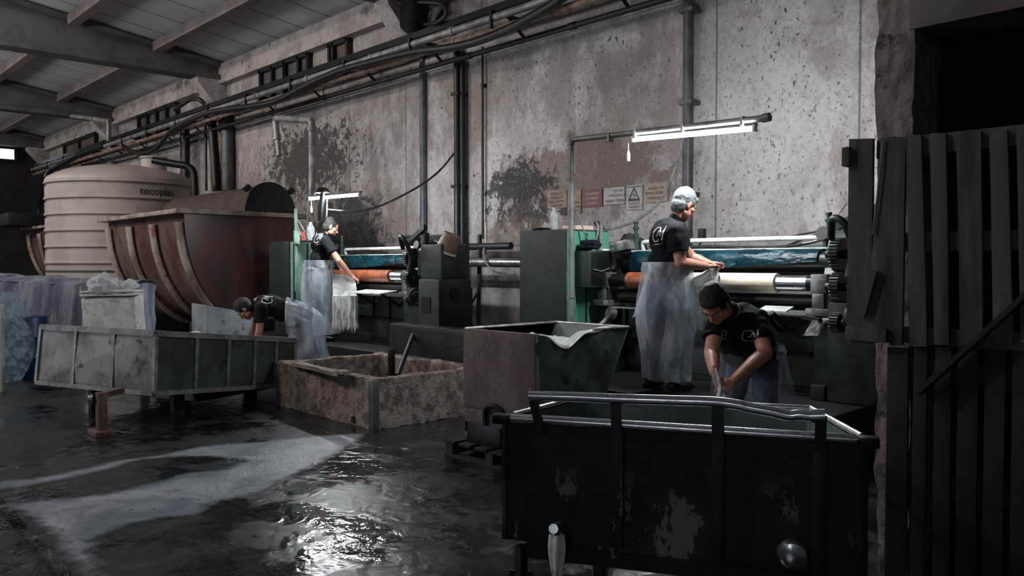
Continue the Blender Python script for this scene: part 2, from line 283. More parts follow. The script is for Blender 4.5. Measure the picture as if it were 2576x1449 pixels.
# ------------------------------------------------------------------ mesh helpers
class MB:
    def __init__(s): s.b = bmesh.new()
    def box(s, x0, x1, y0, y1, z0, z1, bev=0.0):
        return s.hexa([V((x, y, z)) for z in (z0, z1) for (x, y) in ((x0, y0), (x1, y0), (x1, y1), (x0, y1))], bev)
    def hexa(s, c, bev=0.0):       # 4 bottom, 4 top corners
        v = [s.b.verts.new(p) for p in c]
        fs = [(3, 2, 1, 0), (4, 5, 6, 7), (0, 1, 5, 4), (1, 2, 6, 5), (2, 3, 7, 6), (3, 0, 4, 7)]
        f = [s.b.faces.new([v[i] for i in q]) for q in fs]
        if bev:
            es = list({e for q in f for e in q.edges})
            bmesh.ops.bevel(s.b, geom=es, offset=bev, segments=2, affect='EDGES', profile=.6)
        return s
    def obox(s, c, ax, ay, az, hx, hy, hz, bev=0.0):
        c = V(c); ax, ay, az = V(ax).normalized(), V(ay).normalized(), V(az).normalized()
        pts = [c + ax * (hx * i) + ay * (hy * j) + az * (hz * k) for k in (-1, 1) for (i, j) in ((-1, -1), (1, -1), (1, 1), (-1, 1))]
        return s.hexa(pts, bev)
    def beam(s, p, q, w, h, up=(0, 0, 1), bev=0.0):   # rectangular bar
        p, q = V(p), V(q); d = (q - p).normalized(); side = d.cross(V(up)).normalized(); u = side.cross(d)
        return s.obox((p + q) / 2, d, side, u, (q - p).length / 2, w / 2, h / 2, bev)
    def tube(s, pts, r, seg=10, cap=True):
        pts = [V(p) for p in pts]; n = len(pts); rr = r if isinstance(r, (list, tuple)) else [r] * n
        rings = []; prev = None
        for i, p in enumerate(pts):
            t = (pts[min(i + 1, n - 1)] - pts[max(i - 1, 0)]).normalized()
            if prev is None:
                a = V((0, 0, 1)) if abs(t.z) < .9 else V((1, 0, 0)); nx = t.cross(a).normalized()
            else:
                nx = (prev - t * prev.dot(t)).normalized()
            prev = nx; ny = t.cross(nx)
            k = 1.0
            rings.append([s.b.verts.new(p + (nx * math.cos(2 * math.pi * j / seg) + ny * math.sin(2 * math.pi * j / seg)) * rr[i] * k) for j in range(seg)])
        for i in range(n - 1):
            for j in range(seg):
                s.b.faces.new((rings[i][j], rings[i][(j + 1) % seg], rings[i + 1][(j + 1) % seg], rings[i + 1][j]))
        if cap:
            s.b.faces.new(rings[0][::-1]); s.b.faces.new(rings[-1])
        return s
    def pipe(s, corners, r, bend=.08, seg=10):
        c = [V(p) for p in corners]; out = [c[0]]
        for i in range(1, len(c) - 1):
            a, b, d = c[i - 1], c[i], c[i + 1]
            k = min(bend, (a - b).length * .45, (d - b).length * .45)
            p0 = b + (a - b).normalized() * k; p1 = b + (d - b).normalized() * k
            for j in range(6):
                u = j / 5; out.append(p0 * (1 - u) ** 2 + b * 2 * u * (1 - u) + p1 * u * u)
        out.append(c[-1]); return s.tube(out, r, seg)
    def cyl(s, p, q, r, seg=24, r2=None):
        return s.tube([p, q], [r, r if r2 is None else r2], seg)
    def lathe(s, prof, c=(0, 0, 0), axis=(0, 0, 1), seg=32, close=False):
        c = V(c); az = V(axis).normalized(); a = V((1, 0, 0)) if abs(az.x) < .9 else V((0, 1, 0))
        ax = az.cross(a).normalized(); ay = az.cross(ax); rings = []
        for (r, z) in prof:
            if r < 1e-5: rings.append([s.b.verts.new(c + az * z)] * seg)
            else: rings.append([s.b.verts.new(c + az * z + (ax * math.cos(2 * math.pi * j / seg) + ay * math.sin(2 * math.pi * j / seg)) * r) for j in range(seg)])
        for i in range(len(rings) - 1):
            for j in range(seg):
                q = [rings[i][j], rings[i][(j + 1) % seg], rings[i + 1][(j + 1) % seg], rings[i + 1][j]]
                u = []
                for w in q:
                    if w not in u: u.append(w)
                if len(u) > 2: s.b.faces.new(u)
        return s
    def prism(s, poly, d, bev=0.0):      # poly: planar 3D points, extruded by vector d
        a = [s.b.verts.new(V(p)) for p in poly]; b = [s.b.verts.new(V(p) + V(d)) for p in poly]; n = len(a)
        s.b.faces.new(a[::-1]); s.b.faces.new(b)
        for i in range(n): s.b.faces.new((a[i], a[(i + 1) % n], b[(i + 1) % n], b[i]))
        return s
    def grid(s, fn, nu, nv, thick=0.0, closeu=False):
        vs = [[s.b.verts.new(fn(i / (nu if closeu else nu - 1), j / (nv - 1))) for j in range(nv)] for i in range(nu)]
        fs = []
        for i in range(nu if closeu else nu - 1):
            for j in range(nv - 1):
                k = (i + 1) % nu
                fs.append(s.b.faces.new((vs[i][j], vs[k][j], vs[k][j + 1], vs[i][j + 1])))
        if thick:
            bmesh.ops.solidify(s.b, geom=fs, thickness=thick)
        return s
    def jitter(s, amp, sc, axis=None, seed=0):
        for v in s.b.verts:
            n_ = noise.noise_vector(v.co * sc + V((seed, seed * 2, 0)))
            v.co += (V(axis) * n_.x * amp) if axis else n_ * amp
        return s
    def build(s, name, mat, parent=None, smooth=True, ang=38):
        b = s.b
        bmesh.ops.recalc_face_normals(b, faces=b.faces)
        if smooth:
            for f in b.faces: f.smooth = True
            lim = math.radians(ang)
            for e in b.edges:
                if len(e.link_faces) == 2 and e.calc_face_angle(0) > lim: e.smooth = False
        me = bpy.data.meshes.new(name); b.to_mesh(me); b.free()
        return link(name, me, mat, parent)
def link(name, me, mat, parent=None):
    o = bpy.data.objects.new(name, me); COL.objects.link(o)
    if mat is not None and len(me.materials) == 0: me.materials.append(M[mat] if isinstance(mat, str) else mat)
    if parent is not None: adopt(o, parent)
    return o
def adopt(o, parent):
    o.parent = parent; o.matrix_parent_inverse = wm(parent).inverted()
def wm(o):
    m = Matrix.LocRotScale(o.location, o.rotation_euler, o.scale)
    return (wm(o.parent) @ o.matrix_parent_inverse @ m) if o.parent else m
def tag(o, label, cat=None, group=None, kind=None):
    if label: o['label'] = label
    if cat: o['category'] = cat
    if group: o['group'] = group
    if kind: o['kind'] = kind
    return o
def thing(name, loc, label, cat, group=None, kind=None):
    o = bpy.data.objects.new(name, None); COL.objects.link(o); o.location = V(loc); o.empty_display_size = .1
    return tag(o, label, cat, group, kind)
def dup(root, off, label, group=None):
    r = root.copy(); COL.objects.link(r); r.location = root.location + V(off); r['label'] = label
    if group: r['group'] = group
    for ch in list(root.children):
        c = ch.copy(); COL.objects.link(c); c.parent = r
        for g in list(ch.children):
            d = g.copy(); COL.objects.link(d); d.parent = c
    return r
def struct(name, mb, mat, smooth=False):
    o = mb.build(name, mat, None, smooth); o['kind'] = 'structure'; return o
def cat_pts(ctrl, n=12):     # Catmull-Rom through points
    c = [V(p) for p in ctrl]; c = [c[0] * 2 - c[1]] + c + [c[-1] * 2 - c[-2]]; out = []
    for i in range(1, len(c) - 2):
        for j in range(n):
            t = j / n; a, b, d, e = c[i - 1], c[i], c[i + 1], c[i + 2]
            out.append(.5 * ((2 * b) + (d - a) * t + (2 * a - 5 * b + 4 * d - e) * t * t + (3 * b - a - 3 * d + e) * t ** 3))
    out.append(c[-2]); return out
def text_mesh(body, size, align='CENTER', space=1.0):
    cu = bpy.data.curves.new('txt', 'FONT'); cu.body = body; cu.size = size; cu.align_x = align; cu.align_y = 'CENTER'; cu.extrude = .0008
    cu.space_character = space; cu.resolution_u = 3
    o = bpy.data.objects.new('txt', cu); COL.objects.link(o)
    bpy.context.view_layer.update()
    me = bpy.data.meshes.new_from_object(o.evaluated_get(bpy.context.evaluated_depsgraph_get()))
    bpy.data.objects.remove(o); return me
# ================================================================== the setting
WY = 8.3
def step_poly():
    return aZ(-60, 1235), aZ(30, 1280), aZ(215, 1475)
# floor: main slab and the lower gutter at the near left corner
q0, q1, q2 = step_poly()
m = MB()
def fl(pts, z): m.b.faces.new([m.b.verts.new((p[0], p[1], z)) for p in pts])
dirn = (q2 - q1).normalized(); A = q1 - dirn * 12; B = q2 + dirn * 5
fl([(B.x, B.y), (5, B.y), (5, 12), (-36, 12), (-36, A.y), (A.x, A.y)], 0)
fl([(A.x, A.y), (-36, A.y), (-36, -12), (5, -12), (5, B.y), (B.x, B.y)], -.05)
m.b.faces.new([m.b.verts.new((A.x, A.y, 0)), m.b.verts.new((B.x, B.y, 0)), m.b.verts.new((B.x, B.y, -.05)), m.b.verts.new((A.x, A.y, -.05))])
struct('floor', m, 'floor')
m = MB(); m.box(-34.6, 0.5, WY, WY + .3, -.05, 6.4); struct('wall_back', m, 'wall')
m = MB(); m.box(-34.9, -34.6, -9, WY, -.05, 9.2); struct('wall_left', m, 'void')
# roof slab sloping down to the long wall
m = MB(); m.prism([(0.5, WY + .3, 6.30), (0.5, -9, 8.66), (0.5, -9, 8.86), (0.5, WY + .3, 6.5)], (-35.4, 0, 0)); struct('ceiling', m, 'roof')
# eave beam and ledges
m = MB(); m.box(-34.6, .5, WY - .16, WY, 5.86, 6.27); m.box(-34.6, .5, WY - .2, WY, 5.80, 5.88); struct('trim_1', m, 'beam')
m = MB(); m.box(-34.6, .5, WY - .05, WY, 4.78, 5.02); struct('trim_2', m, 'beam')
# platform the presses stand on
m = MB(); m.box(-13.2, -2.7, 5.8, WY, 0, .5, .02); m.jitter(.01, 3); struct('trim_3', m, 'plinth')
# ceiling girders and purlins
def zroof(y): return 6.3 + (WY - y) * .1364
for i, gx in enumerate((-34.2, -26.4, -18.8, -11.2, -3.6)):
    m = MB()
    m.prism([(gx - .09, WY - .01, 5.95), (gx - .09, -9, 5.95), (gx - .09, -9, zroof(-9) - .02), (gx - .09, WY - .01, zroof(WY) - .02)], (.18, 0, 0))
    m.box(gx - .24, gx + .24, -9, WY - .01, 5.9, 6.02, .01)
    m.prism([(gx - .24, WY - .2, zroof(WY - .2) - .14), (gx - .24, -9, zroof(-9) - .14), (gx - .24, -9, zroof(-9) - .03), (gx - .24, WY - .2, zroof(WY - .2) - .03)], (.48, 0, 0))
    tag(m.build('roof_girder', 'girder', None, False), ['dark roof girder against the far end wall', 'second dark roof girder from the far end, meeting the wall above the plastic tank', 'large dark roof girder crossing the upper left, meeting the wall at the white corbel', 'dark roof girder end beside the coiled hose at the top', 'roof girder over the right-hand press'][i], 'beam', 'concrete girders under the roof')
    m = MB(); m.prism([(gx - .2, WY, 5.92), (gx - .2, WY - .7, 5.92), (gx - .2, WY - .7, 5.8), (gx - .2, WY - .12, 5.15), (gx - .2, WY, 5.15)], (.4, 0, 0))
    m.box(gx - .22, gx + .22, WY - .035, WY, 0, 5.2)
    tag(m.build('wall_column', 'wall' if i > 1 else 'beam', None, False), ['concrete column with corbel at the far end of the long wall', 'concrete column with corbel behind the plastic tank', 'concrete column with pale corbel under the large upper-left girder', 'concrete column in the wall between the two presses', 'concrete column behind the right-hand press'][i], 'column', 'wall columns carrying the girders')
bays = (-34.2, -26.4, -18.8, -11.2, -3.6)
lab = ['nearest the wall', 'one in from the wall', 'third from the wall']
bl = ['in the farthest roof bay', 'left of the big girder', 'right of the big girder', 'in the nearest roof bay']
for bi in range(4):
    for k, py_ in enumerate((6.7, 5.0, 3.3)):
        m = MB(); z = zroof(py_) - .03
        m.beam((bays[bi] + .25, py_, z - .1), (bays[bi + 1] - .25, py_, z - .1), .2, .2)
        tag(m.build('roof_purlin', 'purlin', None, False), 'brown-grey roof purlin %s, %s' % (bl[bi], lab[k]), 'beam', 'purlins under the roof')
# window band under the eave
def windowband(n, px0, px1, posts, brown):
    a = aY(px0, 200, WY).x; b = aY(px1, 200, WY).x
    m = MB(); m.box(a, b, WY - .03, WY + .01, 5.1, 5.80); w = struct('window_%d' % n, m, 'pebble' if not brown else 'board')
    m = MB()
    m.box(a - .05, b + .05, WY - .12, WY - .02, 5.74, 5.83); m.box(a - .05, b + .05, WY - .12, WY - .02, 5.06, 5.12)
    for q in [a, b] + [a + (b - a) * p for p in posts]: m.box(q - .035, q + .035, WY - .12, WY - .02, 5.1, 5.8)
    m.build('window_frame', 'dark', w, False)
windowband(1, 665, 726, (.5,), False); windowband(2, 727, 785, (.6,), False); windowband(3, 840, 885, (.2,), True)
windowband(4, 355, 452, (.25, .5, .75), False); windowband(5, 165, 245, (.5,), True)
# distant lit window in the end wall
a = aX(-70, 368, -34.55); b = aX(35, 402, -34.55)
m = MB(); m.box(-34.6, -34.5, a.y, b.y, b.z, a.z); w = struct('window_6', m, 'daylight')
m = MB()
for (y0, y1, z0, z1) in ((a.y - .1, b.y + .1, a.z, a.z + .1), (a.y - .1, b.y + .1, b.z - .1, b.z), (b.y, b.y + .1, b.z, a.z)): m.box(-34.6, -34.45, y0, y1, z0, z1)
m.build('window_frame', 'dark', w, False)
# wall around the right-hand opening (nearer partition)
PY = 3.93
pl = aY(2200, 665, PY).x; pr = aY(2292, 665, PY).x; zt = aY(2292, 75, PY).z
def pillar():
    m = MB(); nz = 70; ny = 16
    prof = []
    for k in range(nz):
        z = 3.9 * k / (nz - 1)
        jl = .022 * noise.noise(V((z * 2.2, 3, 0))) + .014 * noise.noise(V((z * 9, 7, 0)))
        if z < 1.35: jl += .035 - .02 * z
        prof.append((z, pl + jl, pr + .018 * noise.noise(V((z * 3, 9, 0))) + .012 * noise.noise(V((z * 11, 5, 1)))))
    vs = []
    for (z, a, b) in prof:
        row = []
        for j in range(ny): row.append(m.b.verts.new((a + (b - a) * j / (ny - 1), PY + .01 * noise.noise(V((a * 5 + j * .25, z * 9, 2))), z)))
        for j in range(ny): row.append(m.b.verts.new((b + (a - b) * j / (ny - 1), PY + .32, z)))
        vs.append(row)
    n = 2 * ny
    for k in range(nz - 1):
        for j in range(n): m.b.faces.new((vs[k][j], vs[k][(j + 1) % n], vs[k + 1][(j + 1) % n], vs[k + 1][j]))
    m.b.faces.new(vs[-1])
    return m
struct('wall_right', pillar(), 'pillar')
m = MB(); m.box(pr - .02, .9, PY - .005, PY + .3, zt, 3.9); m.jitter(.006, 5); struct('wall_front', m, 'lintel')
m = MB(); m.box(pl - .02, 0.9, PY - .02, PY + .3, zt + .2, zt + .235); struct('trim_4', m, 'dark')
# dim room beyond the opening
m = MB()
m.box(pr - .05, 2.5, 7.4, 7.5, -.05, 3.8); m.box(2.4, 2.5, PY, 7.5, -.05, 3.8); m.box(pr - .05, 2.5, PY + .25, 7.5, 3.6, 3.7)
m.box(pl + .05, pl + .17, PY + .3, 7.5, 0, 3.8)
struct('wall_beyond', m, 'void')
# ================================================================== soapy water on the floor
def foam():
    P = [(930, 1090), (780, 1098), (640, 1112), (500, 1124), (400, 1142), (300, 1160), (200, 1180), (100, 1200), (-10, 1212), (-10, 1232), (60, 1226), (180, 1204), (260, 1184),
         (340, 1162), (460, 1152), (560, 1152), (615, 1162), (560, 1180), (480, 1192), (420, 1210), (330, 1226), (250, 1240), (180, 1254), (80, 1262), (15, 1272), (60, 1312),
         (100, 1352), (150, 1400), (205, 1462), (262, 1462), (250, 1400), (250, 1360), (300, 1330), (400, 1308), (500, 1298), (560, 1262), (640, 1242), (740, 1202), (820, 1162), (900, 1115)]
    P = [aZ(*p).to_2d() for p in P]; n = len(P)
    def sd(q):
        ins = False; dm = 9
        for i in range(n):
            a, b = P[i], P[(i + 1) % n]; e = b - a; w = q - a
            k = max(0, min(1, w.dot(e) / e.length_squared)); dm = min(dm, (w - e * k).length)
            if (a.y > q.y) != (b.y > q.y) and q.x < (b.x - a.x) * (q.y - a.y) / (b.y - a.y) + a.x: ins = not ins
        return dm if ins else -dm
    x0 = min(p.x for p in P) - .2; x1 = max(p.x for p in P) + .2; y0 = min(p.y for p in P) - .2; y1 = max(p.y for p in P) + .2
    st = .05; nx = int((x1 - x0) / st); ny = int((y1 - y0) / st)
    b = bmesh.new(); lay = b.verts.layers.float.new('dens'); G = {}
    for i in range(nx):
        for j in range(ny):
            q = V((x0 + i * st, y0 + j * st)); d = sd(q) + .07 * noise.noise(V((q.x * 2.2, q.y * 2.2, 0))) + .04 * noise.noise(V((q.x * 7, q.y * 7, 3)))
            if d > -.12:
                if (q - B.to_2d()).dot(V((dirn.y, -dirn.x))) < 0 or True:
                    v = b.verts.new((q.x, q.y, .004)); v[lay] = max(0, min(1, (d + .1) / .28)); G[i, j] = v
    for (i, j) in list(G):
        k = [G.get(t) for t in ((i, j), (i + 1, j), (i + 1, j + 1), (i, j + 1))]
        if all(k): b.faces.new(k)
    me = bpy.data.meshes.new('soapy_water'); b.to_mesh(me); b.free()
    tag(link('soapy_water', me, 'foam'), 'pale grey soapy water flowing across the dark wet floor to the lower left', 'water', kind='stuff')
foam()
# ================================================================== presses, cabinets and what stands by them
def cabinet(ox, where):
    t = thing('electrical_cabinet', (-5.93 + ox, 6.34, .5), where, 'cabinet')
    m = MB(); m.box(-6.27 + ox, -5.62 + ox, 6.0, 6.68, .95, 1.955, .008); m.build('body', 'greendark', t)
    m = MB(); m.box(-5.62 + ox, -5.59 + ox, 6.02, 6.66, .97, 1.94, .008); d = m.build('door', 'green' if ox == 0 else 'greenlit', t)
    m = MB(); m.box(-5.59 + ox, -5.575 + ox, 6.28, 6.30, 1.0, 1.92); m.box(-5.59 + ox, -5.565 + ox, 6.05, 6.08, 1.0, 1.92); m.build('door_trim', 'greendark', d)
    m = MB(); m.cyl((-5.59 + ox, 6.6, 1.45), (-5.55 + ox, 6.6, 1.45), .02); m.box(-5.56 + ox, -5.55 + ox, 6.59, 6.61, 1.38, 1.47); m.build('handle', 'steel', d)
    m = MB(); m.box(-6.2 + ox, -5.66 + ox, 6.05, 6.62, .5, .95, .01); m.build('base', 'greendark', t)
    m = MB(); m.box(-6.29 + ox, -5.6 + ox, 5.985, 6.0, .90, .96); m.build('lower_rail', 'greenblack', t)
    m = MB(); c = V((-6.27 + ox, 6.35, 1.2)); m.cyl(c, c - V((.05, 0, 0)), .3, 28); m.cyl(c - V((.05, 0, 0)), c - V((.1, 0, 0)), .07); m.build('pulley_guard', 'greenblack', t)
    return t
cabR = cabinet(0, 'green electrical cabinet under the row of warning signs, topped with a bottle')
cabL = cabinet(-5.71, 'green electrical cabinet beside the left worker, half hidden by the vat')

M['gearpaint'] = simple('dark_oily_green_paint', rgb(36, 52, 47), rgb(26, 36, 34), rgb(40, 42, 40), scale=4, rough=.5, spots=rgb(70, 84, 78))
def press(ox, where, sheet):
    X = lambda x: x + ox
    t = thing('leather_press', (X(-4.2), 6.8, .5), where, 'machine', 'roller presses along the wall')
    # bed
    m = MB()
    m.box(X(-5.3), X(-3.2), 6.62, 7.25, .5, 1.1, .01); m.box(X(-5.3), X(-3.2), 6.5, 6.62, .86, 1.16, .01)
    for x in (-5.25, -4.75, -4.1, -3.7): m.box(X(x), X(x + .03), 6.47, 6.5, .86, 1.16)
    m.build('bed', 'greenblack', t)
    m = MB(); m.box(X(-5.3), X(-4.74), 6.6, 6.63, .56, .84, .005); m.box(X(-3.78), X(-3.2), 6.58, 6.62, .56, 1.12, .005); m.box(X(-4.7), X(-3.82), 6.6, 6.62, .56, .84, .005)
    m.build('front_panel', 'gearpaint', t)
    m = MB(); m.box(X(-5.42), X(-4.98), 6.36, 6.52, 1.155, 1.175, .003); m.box(X(-4.98), X(-3.3), 6.44, 6.5, 1.155, 1.17, .003); m.build('edge_strip', 'steel', t)
    # end frames
    def frame(x0, x1):
        m = MB(); m.prism([(x0, y, z) for (y, z) in ((6.36, .5), (7.3, .5), (7.3, 1.2), (7.1, 1.55), (6.95, 1.86), (6.72, 1.92), (6.6, 1.8), (6.52, 1.5), (6.36, 1.36))], (x1 - x0, 0, 0)); return m
    frame(X(-5.44), X(-5.34)).build('end_frame', 'greenblack', t); frame(X(-3.16), X(-3.02)).build('end_frame', 'greenblack', t)
    # lower roller with rubber, felt and journal
    def rl(n, segs, y, z):
        m = MB(); a = segs[0]; m.cyl((X(a[0]), y, z), (X(a[1]), y, z), a[2], 36); r = m.build(n, a[3], t)
        for s_ in segs[1:]:
            m = MB(); m.cyl((X(s_[0]), y, z), (X(s_[1]), y, z), s_[2], 36); m.build(s_[4], s_[3], r)
    rl('lower_roller', [(-5.5, -3.1, .062, 'blacksteel'), (-5.12, -4.62, .083, 'rubber', 'rubber_sleeve'), (-4.62, -3.52, .084, 'felt' if ox == 0 else 'rubber', 'felt_sleeve' if ox == 0 else 'rubber_sleeve'), (-3.52, -3.24, .064, 'chrome', 'journal')], 6.42, 1.44)
    rl('pressure_roller', [(-5.3, -3.2, .07, 'blacksteel')], 6.5, 1.28)
    rl('upper_roller', [(-5.36, -3.1, .095, 'blacksteel'), (-3.4, -3.22, .06, 'chrome', 'journal')], 6.62, 1.62)
    # bearing blocks
    for x in (-5.42, -3.12):
        m = MB(); m.box(X(x - .07), X(x + .07), 6.34, 6.5, 1.36, 1.52, .012); m.box(X(x - .1), X(x + .1), 6.32, 6.52, 1.18, 1.24, .006); m.box(X(x - .05), X(x + .05), 6.335, 6.5, 1.24, 1.36, .005)
        m.build('bearing_block', 'steel', t)
    # motor at the left end of the upper roller
    m = MB(); m.lathe([(0, 0), (.06, 0), (.12, .03), (.15, .08), (.15, .14), (.125, .18), (.125, .2), (0, .2)], (X(-5.37), 6.63, 1.62), (-1, 0, 0)); m.build('drum_end', 'steel', t)
    m = MB(); m.obox((X(-5.25), 6.46, 1.78), (1, 0, .2), (0, 1, 0), (-.2, 0, 1), .11, .07, .05, .01); m.build('terminal_box', 'steel', t)
    # rails across the top
    m = MB(); m.pipe([(X(-5.2), 6.75, 1.72), (X(-5.2), 6.72, 1.83), (X(-3.12), 6.72, 1.83)], .022, .04); m.build('top_rail', 'rail', t)
    m = MB(); m.pipe([(X(-5.15), 6.78, 1.78), (X(-4.4), 6.8, 1.775), (X(-3.9), 6.8, 1.745), (X(-3.5), 6.8, 1.77), (X(-3.05), 6.8, 1.88)], .014, .2); m.build('bent_rod', 'steel', t)
    m = MB(); m.box(X(-5.3), X(-3.2), 6.66, 6.70, 1.725, 1.745, .003); m.box(X(-5.3), X(-3.2), 6.7, 6.72, 1.70, 1.72); m.build('guide_bar', 'rail', t)
    m = MB(); m.box(X(-4.26), X(-4.12), 6.64, 6.67, 1.705, 1.735, .004); m.cyl((X(-4.26), 6.65, 1.72), (X(-4.36), 6.65, 1.715), .006, 8); m.build('latch', 'blacksteel', t)
    m = MB(); m.box(X(-5.2), X(-3.3), 7.0, 7.03, 1.5, 1.78, .004)
    for k in range(9): m.box(X(-4.55 + k * .07), X(-4.53 + k * .07), 6.97, 7.0, 1.58, 1.76)
    m.build('back_plate', 'greendark', t)
    # adjusting screws
    for x in (-5.28, -3.22):
        m = MB(); m.lathe([(0, 0), (.05, 0), (.05, .14), (.03, .16), (.03, .19), (.02, .2), (.02, .24), (.032, .245), (.032, .265), (.02, .27), (.02, .3), (.028, .305), (.028, .32), (0, .325)], (X(x), 6.72, 1.72), seg=20)
        m.cyl((X(x - .08), 6.72, 1.83), (X(x + .08), 6.72, 1.83), .02, 12); m.build('adjusting_screw', 'greendark', t)
        m = MB(); m.lathe([(0, -.015), (.06, -.015), (.06, .015), (0, .015)], (X(x), 6.62, 1.86), (0, -1, .2), 20); m.build('hand_wheel', 'dark', t)
    # feed table
    tx, ty = (-3.62, 6.27) if ox == 0 else (-4.13, 6.12)
    m = MB(); m.hexa([(X(tx), ty, 1.20), (X(-3.36), ty, 1.20), (X(-3.36), 6.4, 1.235), (X(tx), 6.4, 1.235), (X(tx), ty, 1.212), (X(-3.36), ty, 1.212), (X(-3.36), 6.4, 1.247), (X(tx), 6.4, 1.247)])
    m.build('feed_table', 'rail', t)
    for x in (tx + .08, -3.45): m = MB(); m.beam((X(x), 6.2, 1.2), (X(x), 6.55, 1.0), .03, .03); m.build('table_bracket', 'greenblack', t)
    # gearbox and drive end
    m = MB(); m.box(X(-2.5), X(-2.08), 6.1, 6.62, .78, 1.42, .03); m.box(X(-2.42), X(-2.2), 6.14, 6.55, .5, .78, .01)
    g = m.build('gearbox', 'gearpaint', t)
    m = MB(); m.box(X(-2.42), X(-2.24), 6.09, 6.11, 1.0, 1.2); m.build('opening', 'blacksteel', g)
    m = MB(); m.cyl((X(-2.09), 6.35, 1.25), (X(-2.06), 6.35, 1.25), .07); m.build('shaft_hole', 'blacksteel', g)
    m = MB(); m.box(X(-2.46), X(-2.41), 6.075, 6.1, .68, .74, .004); m.build('data_plate', 'white', g)
    m = MB(); m.box(X(-2.58), X(-2.16), 6.2, 6.66, 1.42, 1.85, .02); m.box(X(-2.72), X(-2.58), 6.25, 6.6, 1.45, 1.78, .02); m.build('gear_housing', 'gearpaint', t)
    m = MB(); m.box(X(-3.02), X(-2.5), 6.3, 7.0, .5, 1.3, .02); m.build('drive_frame', 'greenblack', t)
    for (y, z, r, n) in ((6.24, 1.42, .115, 26), (6.24, 1.68, .13, 30), (6.2, 1.14, .07, 18)):
        m = MB(); pts = []
        for k in range(n * 4):
            a = 2 * math.pi * k / (n * 4); rr = r + (.008 if k % 4 in (1, 2) else -.004)
            pts.append((X(-2.98), y + .1 + math.cos(a) * rr, z + math.sin(a) * rr))
        m.prism(pts, (.07, 0, 0)); m.cyl((X(-3.05), y + .1, z), (X(-2.85), y + .1, z), .035, 16); m.build('gear', 'greenblack', t)
    m = MB(); m.lathe([(.09, -.05), (.12, -.05), (.12, .05), (.09, .05)], (X(-2.75), 6.28, 1.18), (1, -.5, 0), 26); m.cyl((X(-2.82), 6.3, 1.18), (X(-2.68), 6.24, 1.18), .06); m.build('clutch_drum', 'greenblack', t)
    m = MB(); m.tube(cat_pts([(X(-2.95), 6.2, 1.8), (X(-2.9), 6.12, 1.95), (X(-2.8), 6.12, 1.9), (X(-2.78), 6.2, 1.7), (X(-2.8), 6.18, 1.5)], 6), .03, 10); m.beam((X(-2.95), 6.3, 1.9), (X(-2.5), 6.22, 2.07), .05, .06); m.box(X(-2.62), X(-2.56), 6.25, 6.33, 1.8, 2.0, .01)
    m.build('lever_arm', 'greenblack', t)
    # lower legs and drain elbow
    m = MB(); m.pipe([(X(-5.25), 6.3, 1.1), (X(-5.3), 6.22, 1.0), (X(-5.42), 6.2, .92), (X(-5.45), 6.22, .8)], .035, .06); m.lathe([(0, 0), (.06, 0), (.06, .07), (0, .07)], (X(-5.22), 6.3, 1.1), (-.4, -1, .3)); m.build('drain_elbow', 'steel', t)
    for x in (-5.38, -3.1):
        m = MB(); m.box(X(x - .06), X(x + .06), 6.3, 7.2, .5, .62, .01); m.build('foot', 'greenblack', t)
    # wet blue sheet over the upper roller
    def sh(u, v):
        x = -5.2 + 1.98 * u
        a = -.35 + v * 2.6                          # around roller from behind top to front
        droop = .11 * max(0, 1 - u * 1.15) if v > .6 else 0
        r = .112 + .01 * noise.noise(V((x * 7, v * 5, ox))) + .006 * noise.noise(V((x * 22, v * 12, ox)))
        if v < .35:
            k = v / .35; return V((X(x), 6.72 - .08 * k, 1.735 + .004 * noise.noise(V((x * 9, v * 9, 1)))))
        k = (v - .35) / .65; a = math.pi / 2 - k * 1.9 * (1 - .35 * max(0, u - .45))
        zz = 1.62 + math.sin(a) * r - (.05 * k * k * (1 - u)); yy = 6.62 - math.cos(a) * r
        return V((X(x), yy - .004, zz))
    m = MB(); m.grid(sh, 90, 26, .003); s_ = m.build('plastic_sheet', 'blueplastic'); tag(s_, sheet, 'plastic sheet', 'blue sheets on the press rollers')
    return t
press(0, 'roller press with a cream felt roller behind the two right-hand workers', 'wet blue plastic sheet over the upper roller behind the silver-haired worker')
press(-5.71, 'roller press with orange roller and green gearbox by the left standing worker', 'wet blue plastic sheet over the upper roller behind the left standing worker')
# control box beside right cabinet
t = thing('control_box', (-5.49, 6.28, 1.37), 'grey-green control box on the lit side of the right cabinet', 'box')
m = MB(); m.box(-5.59, -5.385, 6.12, 6.46, 1.37, 1.735, .006); m.build('housing', 'greendark', t)
m = MB(); m.box(-5.388, -5.378, 6.14, 6.44, 1.39, 1.72, .003); m.build('lid', 'blacksteel', t)
m = MB(); m.tube([(-5.37, 6.16, 1.55), (-5.37, 6.28, 1.53), (-5.37, 6.4, 1.56)], .006, 8); m.build('wire', 'greycable', t)
def lump(n, c, sx, sy, sz, mat, seed, label, cat, amp=.25, nv=20):
    m = MB()
    def f(u, v):
        a = u * 2 * math.pi; b = (v - .5) * math.pi
        p = V((math.cos(a) * math.cos(b), math.sin(a) * math.cos(b), math.sin(b)))
        k = 1 + amp * noise.noise(p * 1.8 + V((seed, 0, 0))) + amp * .6 * abs(noise.noise(p * 4 + V((seed, 5, 0))))
        return V(c) + V((p.x * sx * k, p.y * sy * k, max(-.75 * sz, p.z * sz * k)))
    m.grid(f, nv * 2, nv, closeu=True); bmesh.ops.remove_doubles(m.b, verts=m.b.verts, dist=.0005)
    return tag(m.build(n, mat), label, cat)
lump('rag', (-5.49, 6.24, 1.79), .1, .12, .05, 'shirt', 3, 'dark crumpled rag lying on the control box', 'rag', .4)
m = MB(); m.box(-5.43, -5.37, 6.3, 6.4, 1.737, 1.757, .004); tag(m.build('soap_bar', 'white'), 'small white block on the control box beside the dark rag', 'block')
